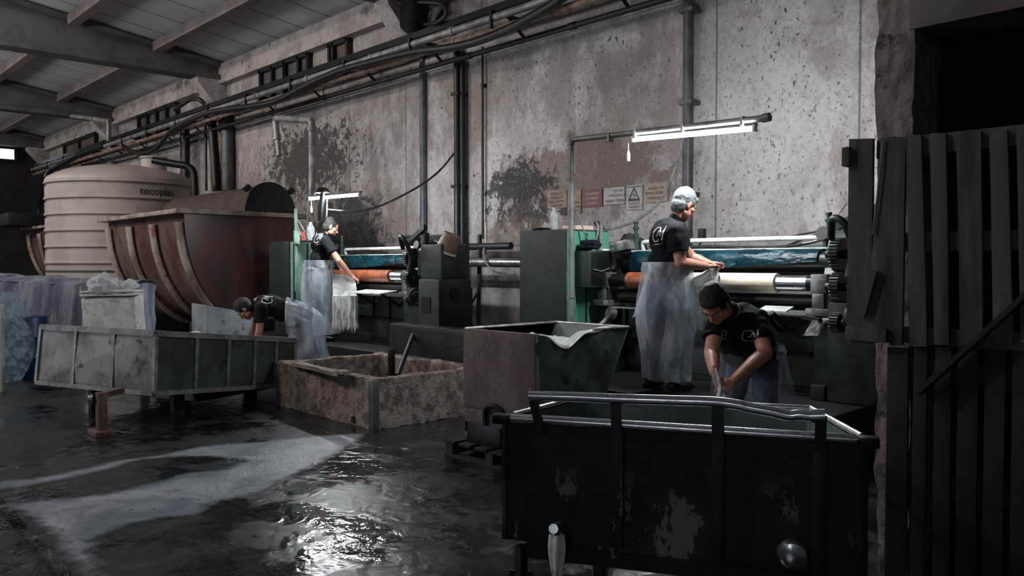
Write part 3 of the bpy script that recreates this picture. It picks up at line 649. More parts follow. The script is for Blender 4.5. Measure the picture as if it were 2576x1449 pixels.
# things on top of the right cabinet
def bottle(n, p, r, h, label):
    t = thing(n, p, label, 'bottle')
    m = MB(); m.lathe([(0, 0), (r * .9, 0), (r, .01), (r, h * .3), (r * .93, h * .34), (r, h * .38), (r, h * .6), (r * .9, h * .72), (r * .4, h * .9), (r * .36, h * .95)], p, seg=24); m.build('bottle_body', 'bottle', t)
    m = MB(); m.lathe([(0, h * .9), (r * .42, h * .9), (r * .42, h), (0, h)], p, seg=16); m.build('bottle_cap', 'white', t)
p = aD(1376, 577, 8.55); bottle('plastic_bottle', (p.x, p.y + .1, 1.957), .045, .24, 'clear plastic bottle standing on top of the right green cabinet')
m = MB(); m.lathe([(0, 0), (.1, 0), (.11, .012), (.08, .03), (0, .032)], (-6.08, 6.15, 1.956), seg=24); tag(m.build('dark_lid', 'blacksteel'), 'black round lid lying left of the bottle on the right cabinet', 'lid')
m = MB(); m.grid(lambda u, v: V((-6.0 + u * .3, 6.25 + v * .2, 1.965 + .02 * abs(noise.noise(V((u * 4, v * 4, 3)))))), 14, 10, .006); tag(m.build('work_glove', 'shirt'), 'dark glove beside the bottle on the right cabinet', 'glove')
t = thing('cardboard_box', (-5.72, 6.3, 1.957), 'open pale pink cardboard tray on top of the right cabinet', 'box')
m = MB()
m.box(-5.82, -5.63, 6.18, 6.46, 1.957, 1.962); m.box(-5.82, -5.81, 6.18, 6.46, 1.96, 2.0); m.box(-5.64, -5.63, 6.18, 6.46, 1.96, 2.0); m.box(-5.81, -5.64, 6.45, 6.46, 1.96, 2.0); m.box(-5.81, -5.64, 6.18, 6.19, 1.96, 1.985)
m.build('carton', 'pink', t)
# power cable: tray -> wall -> cabinet
P = cat_pts([aY(1722, 330, 7.9), aY(1700, 420, 7.7), aY(1660, 505, 7.5), aY(1605, 552, 7.2), aY(1550, 573, 6.9), aY(1520, 574, 6.7), (-5.6, 6.5, 2.06), (-5.54, 6.47, 2.03), (-5.53, 6.46, 1.9), (-5.52, 6.44, 1.8), (-5.5, 6.42, 1.735)], 10)
m = MB(); m.tube(P, .016, 8); tag(m.build('power_cable', 'greycable'), 'grey power cable drooping from the wall into the right cabinet', 'cable')
P = cat_pts([(-5.68, 6.6, 1.957), (-5.66, 6.5, 2.04), (-5.57, 6.44, 2.03), (-5.545, 6.42, 1.9), (-5.545, 6.3, 1.82), (-5.5, 6.2, 1.86), (-5.53, 6.16, 2.0), (-5.57, 6.08, 2.2)], 8)
m = MB(); m.tube(P, .008, 8); tag(m.build('looped_wire', 'greycable'), 'thin grey wire looped over the edge of the right cabinet', 'cable')
# ------------------------------------------------------------------ lamps
def lamp(n, a, b, tubemat, rod, label, cord_at):
    t = thing(n, (a + b) / 2, label, 'lamp', 'fluorescent lamps over the presses')
    d = (b - a).normalized()
    m = MB(); m.tube([a - d * .02, b + d * .02], .019, 20); m.build('fluorescent_tube', tubemat, t)
    m = MB(); m.beam(a + V((0, .01, .034)) - d * .03, b + V((0, .01, .034)) + d * .03, .04, .022); m.build('lamp_housing', 'blacksteel', t)
    for e in (a - d * .02, b + d * .02):
        m = MB(); m.obox(e + V((0, 0, .005)), d, (0, 1, 0), (0, 0, 1), .012, .022, .028, .003); m.build('end_cap', 'white', t)
    m = MB(); c = cord_at; m.cyl(c + V((0, 0, -.01)), c - V((0, 0, .1)), .004, 6); m.lathe([(0, -.05), (.014, -.045), (.018, 0), (.012, .04), (.006, .05), (0, .05)], c - V((0, 0, .15)), seg=12); m.build('pull_switch', 'white', t)
    if rod:
        m = MB(); rod(m); m.build('stand_pipe', 'greypipe', t)
    return t
a = aY(1597, 351, 5.95); b = aY(1893, 324, 5.95)
def rodR(m):
    y = 5.95; p0 = aY(1437, 660, y); p1 = aY(1437, 352, y); p2 = aY(1600, 338, y); p3 = aY(1925, 297, y)
    m.pipe([(p1.x, y, .5), (p1.x, y, p1.z), (p3.x, y, p3.z)], .027, .05)
    for z in (.9, 1.3, p1.z - .02): m.cyl((p1.x, y, z - .03), (p1.x, y, z + .03), .036, 16)
    m.cyl(p3 - V((.02, 0, 0)), p3 + V((.04, 0, .004)), .036, 16)
    for q in (1535, 1600, 1720, 1870):
        c = aY(q, 345 - (q - 1535) * .126, y); m.box(c.x - .012, c.x + .012, y - .034, y + .034, c.z - .045, c.z + .03)
lamp('strip_lamp', a, b, 'tube', rodR, 'long lit strip lamp on a black pipe above the silver-haired worker', aY(1581, 352, 5.95))
a = aY(781, 500, 5.85); b = aY(903, 490, 5.85)
def rodL(m):
    p = aY(785, 500, 5.9); q = aY(785, 303, 5.9); r = aY(692, 297, 6.2)
    m.pipe([p, q, r, aY(697, 345, 6.2)], .05, .09)
    m.cyl(aY(785, 318, 5.9), aY(785, 330, 5.9), .065, 16); m.cyl(aY(785, 368, 5.9), aY(785, 373, 5.9), .06, 16)
    m.cyl(aY(697, 340, 6.2), aY(698, 352, 6.2), .06, 16); m.tube([aY(698, 350, 6.2), aY(702, 392, 6.2)], .04, 12)
lamp('strip_lamp', a, b, 'tube2', rodL, 'lit strip lamp on a bent pipe above the left standing worker', aY(783, 500, 5.83))
# pipe hanging in front of the left lamp
t = thing('hanging_duct', aD(810, 545, 11.0), 'dark tapered duct hanging in front of the left strip lamp', 'duct')
m = MB(); m.tube([aD(812, 482, 11.2), aD(810, 500, 11.2), aD(808, 520, 11.2), aD(807, 556, 11.2)], [.03, .035, .05, .045], 16); m.build('duct_pipe', 'blacksteel', t)
m = MB(); m.lathe([(0, .06), (.06, .05), (.1, .0), (.1, -.02), (0, -.02)], aD(812, 482, 11.2)); m.build('duct_cap', 'blacksteel', t)
m = MB(); m.tube(cat_pts([aD(822, 500, 11.15), aD(822, 520, 11.15), aD(821, 545, 11.15), aD(816, 556, 11.2)], 6), .012, 8); m.build('duct_cable', 'greycable', t)
# green post between the left cabinet and the worker
t = thing('cable_post', aZ(748, 800, .5) * 0 + V((aY(748, 600, 6.0).x, 6.0, .5)), 'lamplit green post rising beside the left cabinet', 'post')
x = aY(746, 600, 5.97).x; zt_ = aY(746, 525, 5.97).z
m = MB(); m.box(x - .016, x + .016, 5.94, 5.98, 1.2, zt_, .004); m.build('post_pipe', 'greenlit', t)
m = MB(); m.box(x + .03, x + .07, 5.9, 5.99, 1.9, 2.1, .01); m.build('switch_box', 'greenlit', t)
for (c0, c1, c2) in (((745, 560), (757, 590), (775, 602)), ((747, 550), (765, 580), (773, 600))):
    m = MB(); m.tube(cat_pts([aD(c0[0], c0[1], 11.9), aD(c1[0], c1[1], 11.8), aD(c2[0], c2[1], 11.9)], 8), .01, 8); m.build('wire', 'greycable', t)
p = aY(779, 603, 6.1); bottle('water_bottle', (p.x, 6.12, 1.957), .06, .27, 'pale plastic bottle behind the left standing worker, on his cabinet')
m = MB(); p = aD(764, 610, 12.2); m.lathe([(0, 0), (.06, 0), (.075, .13), (.068, .13), (.055, .01), (0, .01)], (p.x, p.y, 1.957)); tag(m.build('red_cup', 'redplastic'), 'small red cup on the left green cabinet', 'cup')
# bucket upside-down on gear housing
t = thing('bucket', aD(1125, 640, 10.1), 'brown bucket tipped upside down on the left gearbox', 'bucket')
c = aD(1120, 634, 10.15); ax = (RGT * .42 + V((0, 0, 1)) - FWD * .15).normalized()
m = MB(); m.lathe([(.135, 0), (.115, .24), (0, .245)], c, ax, 32); m.build('bucket_body', 'bucket', t)
m = MB(); m.lathe([(.128, -.005), (.145, -.005), (.147, .02), (.136, .022), (.128, -.005)], c, ax, 32); m.build('bucket_rim', 'white', t)
m = MB(); m.tube(cat_pts([c + RGT * .14, c + RGT * .1 - V((0, 0, .07)), c - RGT * .02 - V((0, 0, .09)), c - RGT * .12 - V((0, 0, .04))], 6), .004, 6); m.build('bucket_handle', 'steel', t)
# rag on the right end of the right press
P0 = aD(2045, 828, 6.3)
m = MB(); m.grid(lambda u, v: P0 + RGT * ((u - .5) * .11 + (1 - v) * .07 - .02) + V((0, 0, (v - .5) * -.12 + .01)) + FWD * (.02 * noise.noise(V((u * 3, v * 3, 8)))), 10, 14, .006); tag(m.build('white_rag', 'whitehide'), 'white rag hanging at the right end of the right press', 'rag')
m = MB(); m.beam(P0 + RGT * .05 + V((0, 0, .07)) - FWD * .02, P0 + FWD * .35 + RGT * .05 + V((0, 0, .07)), .03, .03); tag(m.build('bracket', 'greenblack'), 'dark bracket holding the white rag on the right press', 'bracket')
# small wall device above the right press
t = thing('wall_switch', aY(1766, 590, 8.2), 'small dark switch on a bent arm above the right press', 'switch')
p = aY(1766, 575, 7.3); q = aY(1766, 600, 7.3)
m = MB(); m.box(p.x - .035, p.x + .035, 7.27, 7.33, q.z, p.z, .005); m.build('switch_body', 'dark', t)
m = MB(); m.tube([q, q + V((-.03, 0, -.07)), q + V((-.1, 0, -.12)), q + V((-.1, 0, -.4))], .012, 8); m.build('switch_arm', 'dark', t)
# rods rising at the right end
t = thing('wire_stay', aD(2083, 580, 6.8), 'thin rods meeting in a peak behind the right end of the press', 'rod')
m = MB(); m.tube([aY(1945, 603, 7.2), aY(2083, 577, 7.0)], .008, 8); m.tube([aY(1975, 620, 7.1), aY(2083, 577, 7.0), aY(2084, 612, 7.0)], .011, 8); m.build('stay_rod', 'dark', t)
m = MB(); m.tube([aY(2083, 577, 7.0), aY(2130, 512, 7.4)], .004, 6); m.build('stay_wire', 'cable', t)

# ================================================================== wall signs
def sign(x0, x1, ytl, ytr, ybl, mat, n, label, art):
    a = aY(x0, ytl, 8.27); b = aY(x1, ytr, 8.27); c = aY(x0, ybl, 8.27); w = b.x - a.x; h = a.z - c.z; z1 = (a.z + b.z) / 2
    t = thing(n, (a.x + w / 2, 8.28, z1 - h), label, 'sign')
    m = MB(); m.box(a.x, b.x, 8.28, 8.3, z1 - h, z1); m.build('sign_board', mat, t, False)
    for (body, u, v, size, ink) in art:
        me = text_mesh(body, size * h * 1.0); me.transform(Matrix.Translation((a.x + u * w, 8.2785, z1 - v * h)) @ Matrix.Rotation(math.pi / 2, 4, 'X'))
        xs = [vv.co.x for vv in me.vertices]; cx = a.x + u * w; ww = max(xs) - min(xs)
        if ww > .92 * w:
            for vv in me.vertices: vv.co.x = cx + (vv.co.x - cx) * .92 * w / ww
        link('lettering', me, ink, t)
    return t, a.x, w, z1, h
sign(1375, 1424, 480, 478, 524, 'signochre', 'warning_sign', 'leftmost ochre warning sign, grimy and dark brown', [('DİKKAT', .5, .2, .22, 'inkbrown'), ('MAKİNAYI', .5, .42, .22, 'inkbrown'), ('KULLANMA', .5, .64, .22, 'inkbrown'), ('YASAKTIR', .5, .86, .2, 'inkbrown')])
sign(1426, 1460, 478, 476, 538, 'signochre', 'warning_sign', 'tall ochre warning sign behind the lamp pipe', [('TEHLİKE', .6, .55, .13, 'inkdark'), ('YAKLAŞMA', .55, .72, .13, 'inkbrown'), ('DUR', .6, .88, .13, 'inkbrown')])
sign(1463, 1514, 478, 475, 521, 'signred', 'warning_sign', 'maroon warning sign with three pale lines', [('İŞ ELBİSENİ', .5, .25, .2, 'inkpale'), ('GİYMEDEN', .5, .52, .2, 'inkpale'), ('ÇALIŞMA !', .5, .8, .2, 'inkpale')])
sign(1517, 1569, 473, 470, 515, 'signgrey', 'warning_sign', 'grey warning sign with three maroon lines and a small pictogram', [('ÇALIŞIR', .7, .2, .22, 'inkred'), ('MAKİNADA', .66, .48, .24, 'inkred'), ('ONARIM YAPMA', .52, .8, .24, 'inkred')])
t, x0, w, z1, h = sign(1574, 1614, 466, 464, 528, 'signgrey', 'warning_sign', 'grey warning sign with a black triangle', [('ELİNİ KAPTIRMA', .5, .08, .1, 'inkdark'), ('MAKİNAYA', .5, .64, .11, 'inkred'), ('DİKKAT ET', .5, .76, .11, 'inkred'), ('YAKLAŞMA', .5, .89, .11, 'inkdark')])
m = MB()
def tri(cx, cz, s): return [V((cx - s, 8.278, cz - s * .8)), V((cx + s, 8.278, cz - s * .8)), V((cx, 8.278, cz + s))]
o_ = tri(x0 + w / 2, z1 - h * .38, w * .38); i_ = tri(x0 + w / 2, z1 - h * .39, w * .25)
for k in range(3): m.b.faces.new([m.b.verts.new(p) for p in (o_[k], o_[(k + 1) % 3], i_[(k + 1) % 3], i_[k])])
m.box(x0 + w * .42, x0 + w * .58, 8.276, 8.279, z1 - h * .4, z1 - h * .36); m.box(x0 + w * .5, x0 + w * .6, 8.276, 8.279, z1 - h * .48, z1 - h * .43)
m.build('triangle_symbol', 'inkdark', t, False)
sign(1620, 1678, 462, 458, 510, 'signtan', 'warning_sign', 'tan warning sign at the right end of the row, crossed by the cable', [('MAZOT VE', .52, .28, .2, 'inkdark'), ('PETROL DÖKME', .5, .53, .2, 'inkdark'), ('YANICIDIR', .5, .78, .2, 'inkdark')])
# ================================================================== pipes on the wall
def wpipe(n, corners, r, mat, label, cat='pipe', bend=.12, parts=None):
    m = MB(); m.pipe(corners, r, bend); 
    o = m.build(n, mat); tag(o, label, cat)
    if parts: parts(o)
    return o
XT0, XT1 = -33.5, 0.3; TY = 7.82
tr = thing('cable_tray', (-16, TY, 5.2), 'long black ladder cable tray climbing across the top of the wall', 'cable tray')
m = MB(); m.box(XT0, XT1, TY - .16, TY - .14, 5.12, 5.22); m.box(XT0, XT1, TY + .14, TY + .16, 5.12, 5.22)
x = XT0
while x < XT1: m.box(x, x + .03, TY - .15, TY + .15, 5.13, 5.15); x += .28
m.build('tray_ladder', 'blacksteel', tr, False)
x = XT0 + .3
while x < XT1:
    m = MB(); m.box(x, x + .04, TY - .25, 8.295, 5.06, 5.11); m.box(x, x + .04, TY - .27, TY - .23, 4.86, 5.11); m.beam((x + .02, TY + .1, 5.06), (x + .02, 8.27, 4.8), .04, .03); m.build('bracket', 'dark', tr, False); x += 1.9
m = MB()
for k in range(5):
    y = TY - .1 + k * .05
    pts = [(XT0 + i * .6, y + .015 * noise.noise(V((i * .5, k * 3, 0))), 5.19 + .03 * noise.noise(V((i * .37, k * 5, 1)))) for i in range(57)]
    m.tube(pts, .022, 7)
o = m.build('cable_bundle', 'cable'); tag(o, 'bundle of dark cables lying along the cable tray', 'cables', kind='stuff')
for (y, z, r, mat, lb) in ((7.62, 5.02, .055, 'greypipe', 'pale grey pipe running just below the cable tray'), (7.66, 4.86, .05, 'rustpipe', 'rusty orange pipe, lower of the two under the cable tray'), (7.95, 4.72, .04, 'dark', 'thin dark conduit lowest along the wall under the pipes')):
    m = MB(); m.tube([(XT0, y, z), (XT1, y, z)], r, 16)
    for k in range(16): xx = XT0 + 1 + k * 2.1; m.cyl((xx - .05, y, z), (xx + .05, y, z), r * 1.25, 16)
    tag(m.build('service_pipe', mat), lb, 'pipe')
# sagging heavy cable
P = [aY(310, 368, 7.5), aY(330, 380, 7.5), aY(362, 386, 7.5), aY(395, 372, 7.5), aY(425, 335, 7.5), aY(452, 315, 7.5), aY(520, 285, 7.5), aY(590, 272, 7.5), aY(640, 266, 7.5), aY(700, 252, 7.5), aY(770, 215, 7.5), aY(850, 180, 7.5), aY(920, 160, 7.5), aY(1000, 140, 7.5), aY(1060, 128, 7.5), aY(1130, 120, 7.5), aY(1200, 104, 7.5), aY(1280, 72, 7.5), aY(1340, 40, 7.5), aY(1400, 5, 7.5), aY(1460, -40, 7.5)]
m = MB(); m.tube(cat_pts(P, 6), .06, 12); tag(m.build('heavy_cable', 'cable'), 'thick black cable sagging in loops below the cable tray', 'cable')
P = [aY(440, 275, 7.6), aY(460, 262, 7.5), aY(480, 250, 7.5), aY(500, 250, 7.5), aY(515, 262, 7.6)]
m = MB(); m.tube(cat_pts(P, 6), .05, 10); tag(m.build('cable_loop', 'cable'), 'short arched cable loop above the tray on the left', 'cable')
def vpipe(px, py0, py1, r, mat, label, y=8.2, px1=None, n='wall_pipe', clamps=()):
    a = aY(px, py0, y); b = aY(px1 or px, py1, y); b = V((a.x if px1 is None else b.x, y, b.z))
    t_ = MB(); t_.tube([a, b], r, 14)
    for c in clamps: q = a.lerp(b, c); t_.box(q.x - r * 1.5, q.x + r * 1.5, y - r * 1.2, 8.3, q.z - .025, q.z + .025)
    return tag(t_.build(n, mat), label, 'pipe')
vpipe(1733, -40, 620, .062, 'pipe', 'thick grey pipe running down the wall behind the silver-haired worker', 8.18, clamps=(.1, .45, .8))
vpipe(1150, 120, 700, .055, 'blacksteel', 'black pipe down the wall right of the bucket, left of its twin', 8.15, clamps=(.2, .6))
vpipe(1163, 130, 690, .045, 'dark', 'black pipe down the wall, right of its black twin', 8.2)
vpipe(1064, 135, 640, .06, 'pipe', 'flat grey conduit on the wall left of the black pipes', 8.25)
vpipe(1214, 118, 600, .018, 'dark', 'thin dark conduit on the wall between the bucket and the right cabinet', 8.24, clamps=(.2,))
vpipe(1207, 590, 850, .032, 'dark', 'dark standpipe behind the concrete box', 7.9, 1203, 'stand_pipe')
vpipe(1222, 560, 650, .012, 'rail', 'short pale conduit beside the thin dark conduit', 8.1)
vpipe(466, 325, 480, .1, 'blacksteel', 'leftmost black pipe on the wall above the vat', 8.0)
vpipe(456, 320, 480, .04, 'dark', 'thin pipe left of the leftmost black pipe above the vat', 8.1)
vpipe(533, 295, 480, .1, 'blacksteel', 'leaning black pipe above the vat hood', 8.0, 545)
vpipe(556, 290, 480, .07, 'rustpipe', 'brown pipe above the vat hood', 8.15)
vpipe(572, 290, 480, .14, 'pipe', 'broad brown-grey pipe on the wall above the vat hood, right of the others', 8.15)
vpipe(517, 290, 480, .03, 'dark', 'thin vertical wire pipe left of the leaning black pipe', 8.15)
# fat horizontal pipe on the wall between presses
t = thing('steam_pipe', aY(1230, 660, 7.6), 'thick silvery pipe along the wall between the presses', 'pipe')
m = MB(); a = aY(1130, 660, 7.7); m.pipe([(a.x - .3, 7.75, a.z - .05), (a.x, 7.7, a.z), (a.x + .5, 7.7, a.z), (-6.1, 7.7, a.z - .02)], .065, .2, 16); m.build('pipe_run', 'steel', t)
m = MB(); b = aY(1140, 622, 7.9); m.pipe([(b.x, 7.9, b.z - .6), (b.x, 7.9, b.z), (b.x + .35, 7.9, b.z)], .06, .12); m.cyl((b.x + .35, 7.9, b.z), (b.x + 1.3, 7.9, b.z), .05); m.build('branch_pipe', 'dark', t)
m = MB(); m.tube(cat_pts([aY(1218, 625, 7.7), aY(1220, 655, 7.6), aY(1240, 680, 7.6), aY(1270, 688, 7.5), aY(1296, 690, 7.4)], 8), .016, 8); tag(m.build('hose', 'greycable'), 'thin pale hose curving below the silvery wall pipe', 'hose')
m = MB(); m.tube(cat_pts([aY(1206, 690, 7.89), aY(1205, 725, 7.7), aY(1185, 765, 7.6), aY(1155, 808, 7.5)], 8), .018, 8); tag(m.build('hose', 'cable'), 'black hose slanting down from the standpipe to the left gearbox', 'hose')
# shelf bar left of bucket
t = thing('wall_shelf', aY(1080, 600, 8.2), 'narrow bar shelf on the wall left of the brown bucket', 'shelf')
a = aY(1021, 596, 8.15); b = aY(1148, 594, 8.15)
m = MB(); m.tube([a, b], .03, 10); m.build('shelf_bar', 'pipe', t)
a = aY(1031, 599, 8.15); b = aY(1053, 618, 8.15); m = MB(); m.box(a.x, b.x, 8.1, 8.28, b.z, a.z, .01); m.build('junction_box', 'dark', t)
# hanging cable from black pipes to left lamp
P = [aY(1143, 385, 8.1), aY(1105, 430, 7.9), aY(1060, 465, 7.6), aY(1000, 498, 7.2), aY(950, 520, 6.9), aY(900, 531, 6.4), aY(860, 530, 6.1), aY(822, 527, 6.0)]
m = MB(); m.tube(cat_pts(P, 8), .016, 8); tag(m.build('drooping_cable', 'cable'), 'long cable drooping from the black wall pipes to the left strip lamp', 'cable')
# outdoor siren / coil near top
t = thing('ventilation_hose', aY(1045, 30, 7.9), 'ribbed flexible hose under the roof at the top centre', 'hose')
m = MB(); a = aY(1048, -30, 7.6); b = aY(1040, 66, 7.9); n = 60
pts = [a.lerp(b, i / n) for i in range(n + 1)]; m.tube(pts, [.2 + .02 * (i % 2) for i in range(n + 1)], 20); m.build('ribbed_sleeve', 'dark', t)
m = MB(); m.tube(cat_pts([aY(980, -8, 7.7), aY(1010, 8, 7.7), aY(1060, 5, 7.6), aY(1110, 10, 7.6), aY(1122, 35, 7.6), aY(1100, 55, 7.6), aY(1070, 62, 7.7)], 8), .035, 8); m.build('looped_wire', 'cable', t)
m = MB(); m.tube(cat_pts([aY(-20, 275, 7.0), aY(60, 278, 7.0), aY(180, 292, 7.0), aY(262, 303, 7.0), aY(273, 310, 7.0), aY(273, 355, 7.0)], 8), .06, 10); tag(m.build('roof_pipe', 'greypipe'), 'pale pipe crossing the far roof bay and turning down to the cable tray', 'pipe')
# ================================================================== left side: tank, vats
tc = V((-18.7, 6.0, 0)); R = 1.5
t = thing('water_tank', tc, 'huge ribbed pale grey plastic water tank under the left girder', 'tank')
prof = [(0, 0), (R, 0)]
ribs = [.3 + .33 * k for k in range(10)]
for z in ribs: prof += [(R, z - .06), (R - .035, z - .05), (R - .035, z - .02), (R + .02, z), (R + .02, z + .03), (R, z + .05)]
prof += [(R, 3.36), (R - .04, 3.42), (R - .14, 3.48), (R * .78, 3.57), (R * .6, 3.64), (R * .4, 3.70), (R * .2, 3.73), (0, 3.74)]
m = MB(); m.lathe(prof, tc, seg=72); m.build('tank_shell', 'tank', t)
def at_tank(px, py, dz=0):
    r = ray(px, py); return CAM + r * ((tc.length) / r.dot(FWD))
p = tc + RGT * .66 + V((0, 0, 3.58)); m = MB(); m.lathe([(0, .34), (.28, .34), (.3, .3), (.26, .3), (.26, 0), (.3, -.1)], p, seg=32); m.build('tank_lid', 'tank', t)
p = tc - FWD * .5 + V((0, 0, 3.64)); m = MB(); m.lathe([(.1, 0), (.1, .1), (.06, .14), (0, .15)], p, seg=20); m.build('vent_cap', 'tankseam', t)
m = MB(); m.lathe([(R + .012, 1.44), (R + .012, 1.48)], tc, seg=72); m.build('seam', 'tankseam', t)
me = text_mesh('tecoplas', .22, space=1.0)
Rr = R + .012; a0 = math.atan2(-tc.y, -tc.x)
px_dir = RGT
ang = a0 + math.radians(25)
for v in me.vertices:
    a = ang + v.co.x / Rr; z = 3.09 + v.co.y; v.co = V((tc.x + Rr * math.cos(a), tc.y + Rr * math.sin(a), z))
link('lettering', me, 'inkdark', t)
P = [aD(385, 403, 16.6), aD(400, 406, 16.6), aD(488, 420, 16.6), aD(491, 500, 16.6)]
wpipe('tank_pipe', P, .075, 'blacksteel', 'thick black pipe leaving the top of the plastic tank and turning down', bend=.2)
def vat(ox, oy, oz, label, hoodlabel, hood=True):
    O = V((ox, oy, oz)); t = thing('tanning_vat', O + V((-14.4, 5.9, 0)), label, 'vat', 'boat-shaped tanning vats')
    yc = 5.88; hw = .96; zt, zb = 2.38, .62
    def prof(s, k=0.0):     # s: 0 front rim -> 1 back rim, U curve
        a = math.pi * s; c = math.cos(a); yy = yc - (hw - k) * (abs(c) ** 1.3) * (1 if c > 0 else -1); zz = zt - (zt - zb - k) * (math.sin(a) ** .95)
        return yy, zz
    x0, x1 = -16.2, -12.6
    m = MB(); m.grid(lambda u, v: O + V((x0 + (x1 - x0) * u, *prof(v))), 12, 60, .05); m.build('hull', 'vatfront', t)
    for x in (x0, x1 - .06):
        m = MB(); m.prism([O + V((x, *prof(i / 48))) for i in range(49)], (.06, 0, 0)); m.build('end_plate', 'vat', t)
    n = 4
    for k in range(n):
        x = x0 + .05 + (x1 - x0 - .25) * k / (n - 1)
        m = MB()
        def rb(u, v, x=x):
            y, z = prof(.02 + .46 * v); dy, dz = y - yc, z - zt; L = math.hypot(dy, dz) or 1
            a = 2 * math.pi * u; o = .05 + .06 * math.sin(a)
            return O + V((x + .1 + .1 * math.cos(a), y + dy / L * o, z + (dz / L * o if v > .1 else 0)))
        m.grid(rb, 10, 26, closeu=True); m.build('rib', 'vatrib', t)
    m = MB(); m.box(ox + x0 - .12, ox + x1 + .08, oy + yc - hw - .16, oy + yc - hw + .06, oz + zt, oz + zt + .07, .01)
    m.box(ox + x0 - .12, ox + x1 + .08, oy + yc + hw - .06, oy + yc + hw + .12, oz + zt, oz + zt + .07, .01)
    m.box(ox + x1 - .06, ox + x1 + .1, oy + yc - hw - .16, oy + yc + hw + .12, oz + zt + .002, oz + zt + .075, .01); m.box(ox + x0 - .12, ox + x0 + .05, oy + yc - hw, oy + yc + hw, oz + zt + .002, oz + zt + .075, .01)
    m.jitter(.008, 4); m.build('rim', 'vatrim', t)
    for x in (x0 + .3, x1 - .5):
        m = MB(); m.box(ox + x, ox + x + .3, oy + yc - .7, oy + yc + .7, 0, oz + zb + .06, .01); m.build('cradle', 'plinth', t)
    if hood:
        h = thing('paddle_hood', O + V((-14.8, 6.45, 2.45)), hoodlabel, 'hood', 'half-round paddle hoods')
        def hc(u, v):
            a = math.pi * v; return O + V((-16.7 + 3.85 * u, 6.45 - .42 * math.cos(a), 2.46 + .48 * math.sin(a)))
        m = MB(); m.grid(hc, 8, 24, .01); m.build('hood_shell', 'hood', h)
        m = MB(); m.prism([O + V((-12.86, 6.45 - .46 * math.cos(math.pi * i / 24), 2.455 + .53 * math.sin(math.pi * i / 24))) for i in range(25)], (.06, 0, 0)); m.build('hood_end', 'dark', h)
        for (yy, zz) in ((6.05, 2.86), (6.84, 2.86)):
            m = MB(); m.obox(O + V((-12.83, yy, zz)), (1, 0, 0), (0, 1, 1), (0, -1, 1), .05, .05, .04); m.build('hood_lug', 'dark', h)
    return t
vat(0, 0, 0, 'huge rust-red boat-shaped vat with curved ribs in front of the tank', 'half-round brown hood lying on the near vat')
vat(-9.2, .75, .15, 'distant red-brown ribbed vat left of the plastic tank', 'half-round hood on the distant vat', False)
# dark clutter at far left
m = MB(); a = aD(28, 560, 22); m.box(a.x - .2, a.x + 1.0, a.y - .3, a.y + .6, 2.6, 2.95, .05); m.jitter(.05, 3); tag(m.build('covered_motor', 'dark'), 'dark covered motor on top of the distant red vat', 'motor')
m = MB(); m.pipe([aY(100, 560, 7.6), aY(98, 520, 7.6), aY(125, 430, 7.6), aY(210, 385, 7.6), aY(262, 366, 7.6)], .085, .4); tag(m.build('downpipe', 'dark'), 'dark pipe bending down the wall behind the distant vat', 'pipe')
# ================================================================== stack of wet hides, slab, plastics
def hide_stack():
    t = thing('hide_stack', aZ(120, 1000), 'long pile of wet grey-blue hides draped over a pallet', 'hides')
    A0 = aD(-120, 700, 12.7); B0 = aD(312, 741, 11.3)
    d = (B0 - A0); d.z = 0; L = d.length; d.normalize(); nrm = V((-d.y, d.x, 0));
    if nrm.dot(FWD) < 0: nrm = -nrm
    def f(u, v):
        s = u * L; w = .34
        zt = 1.40 - .10 * u + .05 * noise.noise(V((u * 4, 0, 1)))
        fold = .05 * noise.noise(V((s * 3.3, 2 + v * .8, 0))) + .03 * noise.noise(V((s * 9, v, 4)))
        if v < .6:      # front drape bottom->top
            k = v / .6; return A0 * 1 + d * s + nrm * (-.14 * (1 - k) ** 1.5 + (fold if k < .9 else fold * .4)) + V((0, 0, -A0.z + .12 + (zt - .12) * math.sin(k * math.pi / 2) ** .8))
        k = (v - .6) / .4; return A0 + d * s + nrm * (w * 2 * k) + V((0, 0, -A0.z + zt + .07 * math.sin(k * 3) + .04 * noise.noise(V((s * 3, k * 5, 7)))))
    m = MB(); m.grid(f, 150, 60, .03); m.build('draped_hide', 'hides', t)
    m = MB()
    for z in (0.02, .14): m.obox(A0 + d * L / 2 + nrm * .36 + V((0, 0, -A0.z + z + .02)), d, nrm, (0, 0, 1), L / 2 - .1, .3, .02)
    for k in range(4): m.obox(A0 + d * (L * (.1 + .26 * k)) + nrm * .36 + V((0, 0, -A0.z + .09)), d, nrm, (0, 0, 1), .06, .3, .045)
    m.build('pallet', 'woodh', t); m = MB(); m.obox(A0 + d * L / 2 + nrm * .34 + V((0, 0, -A0.z + .72)), d, nrm, (0, 0, 1), L / 2 - .05, .26, .6); bmesh.ops.subdivide_edges(m.b, edges=m.b.edges, cuts=8, use_grid_fill=True); m.jitter(.03, 5); m.build('hide_core', 'hides', t)
    return d, nrm
dH, nH = hide_stack()
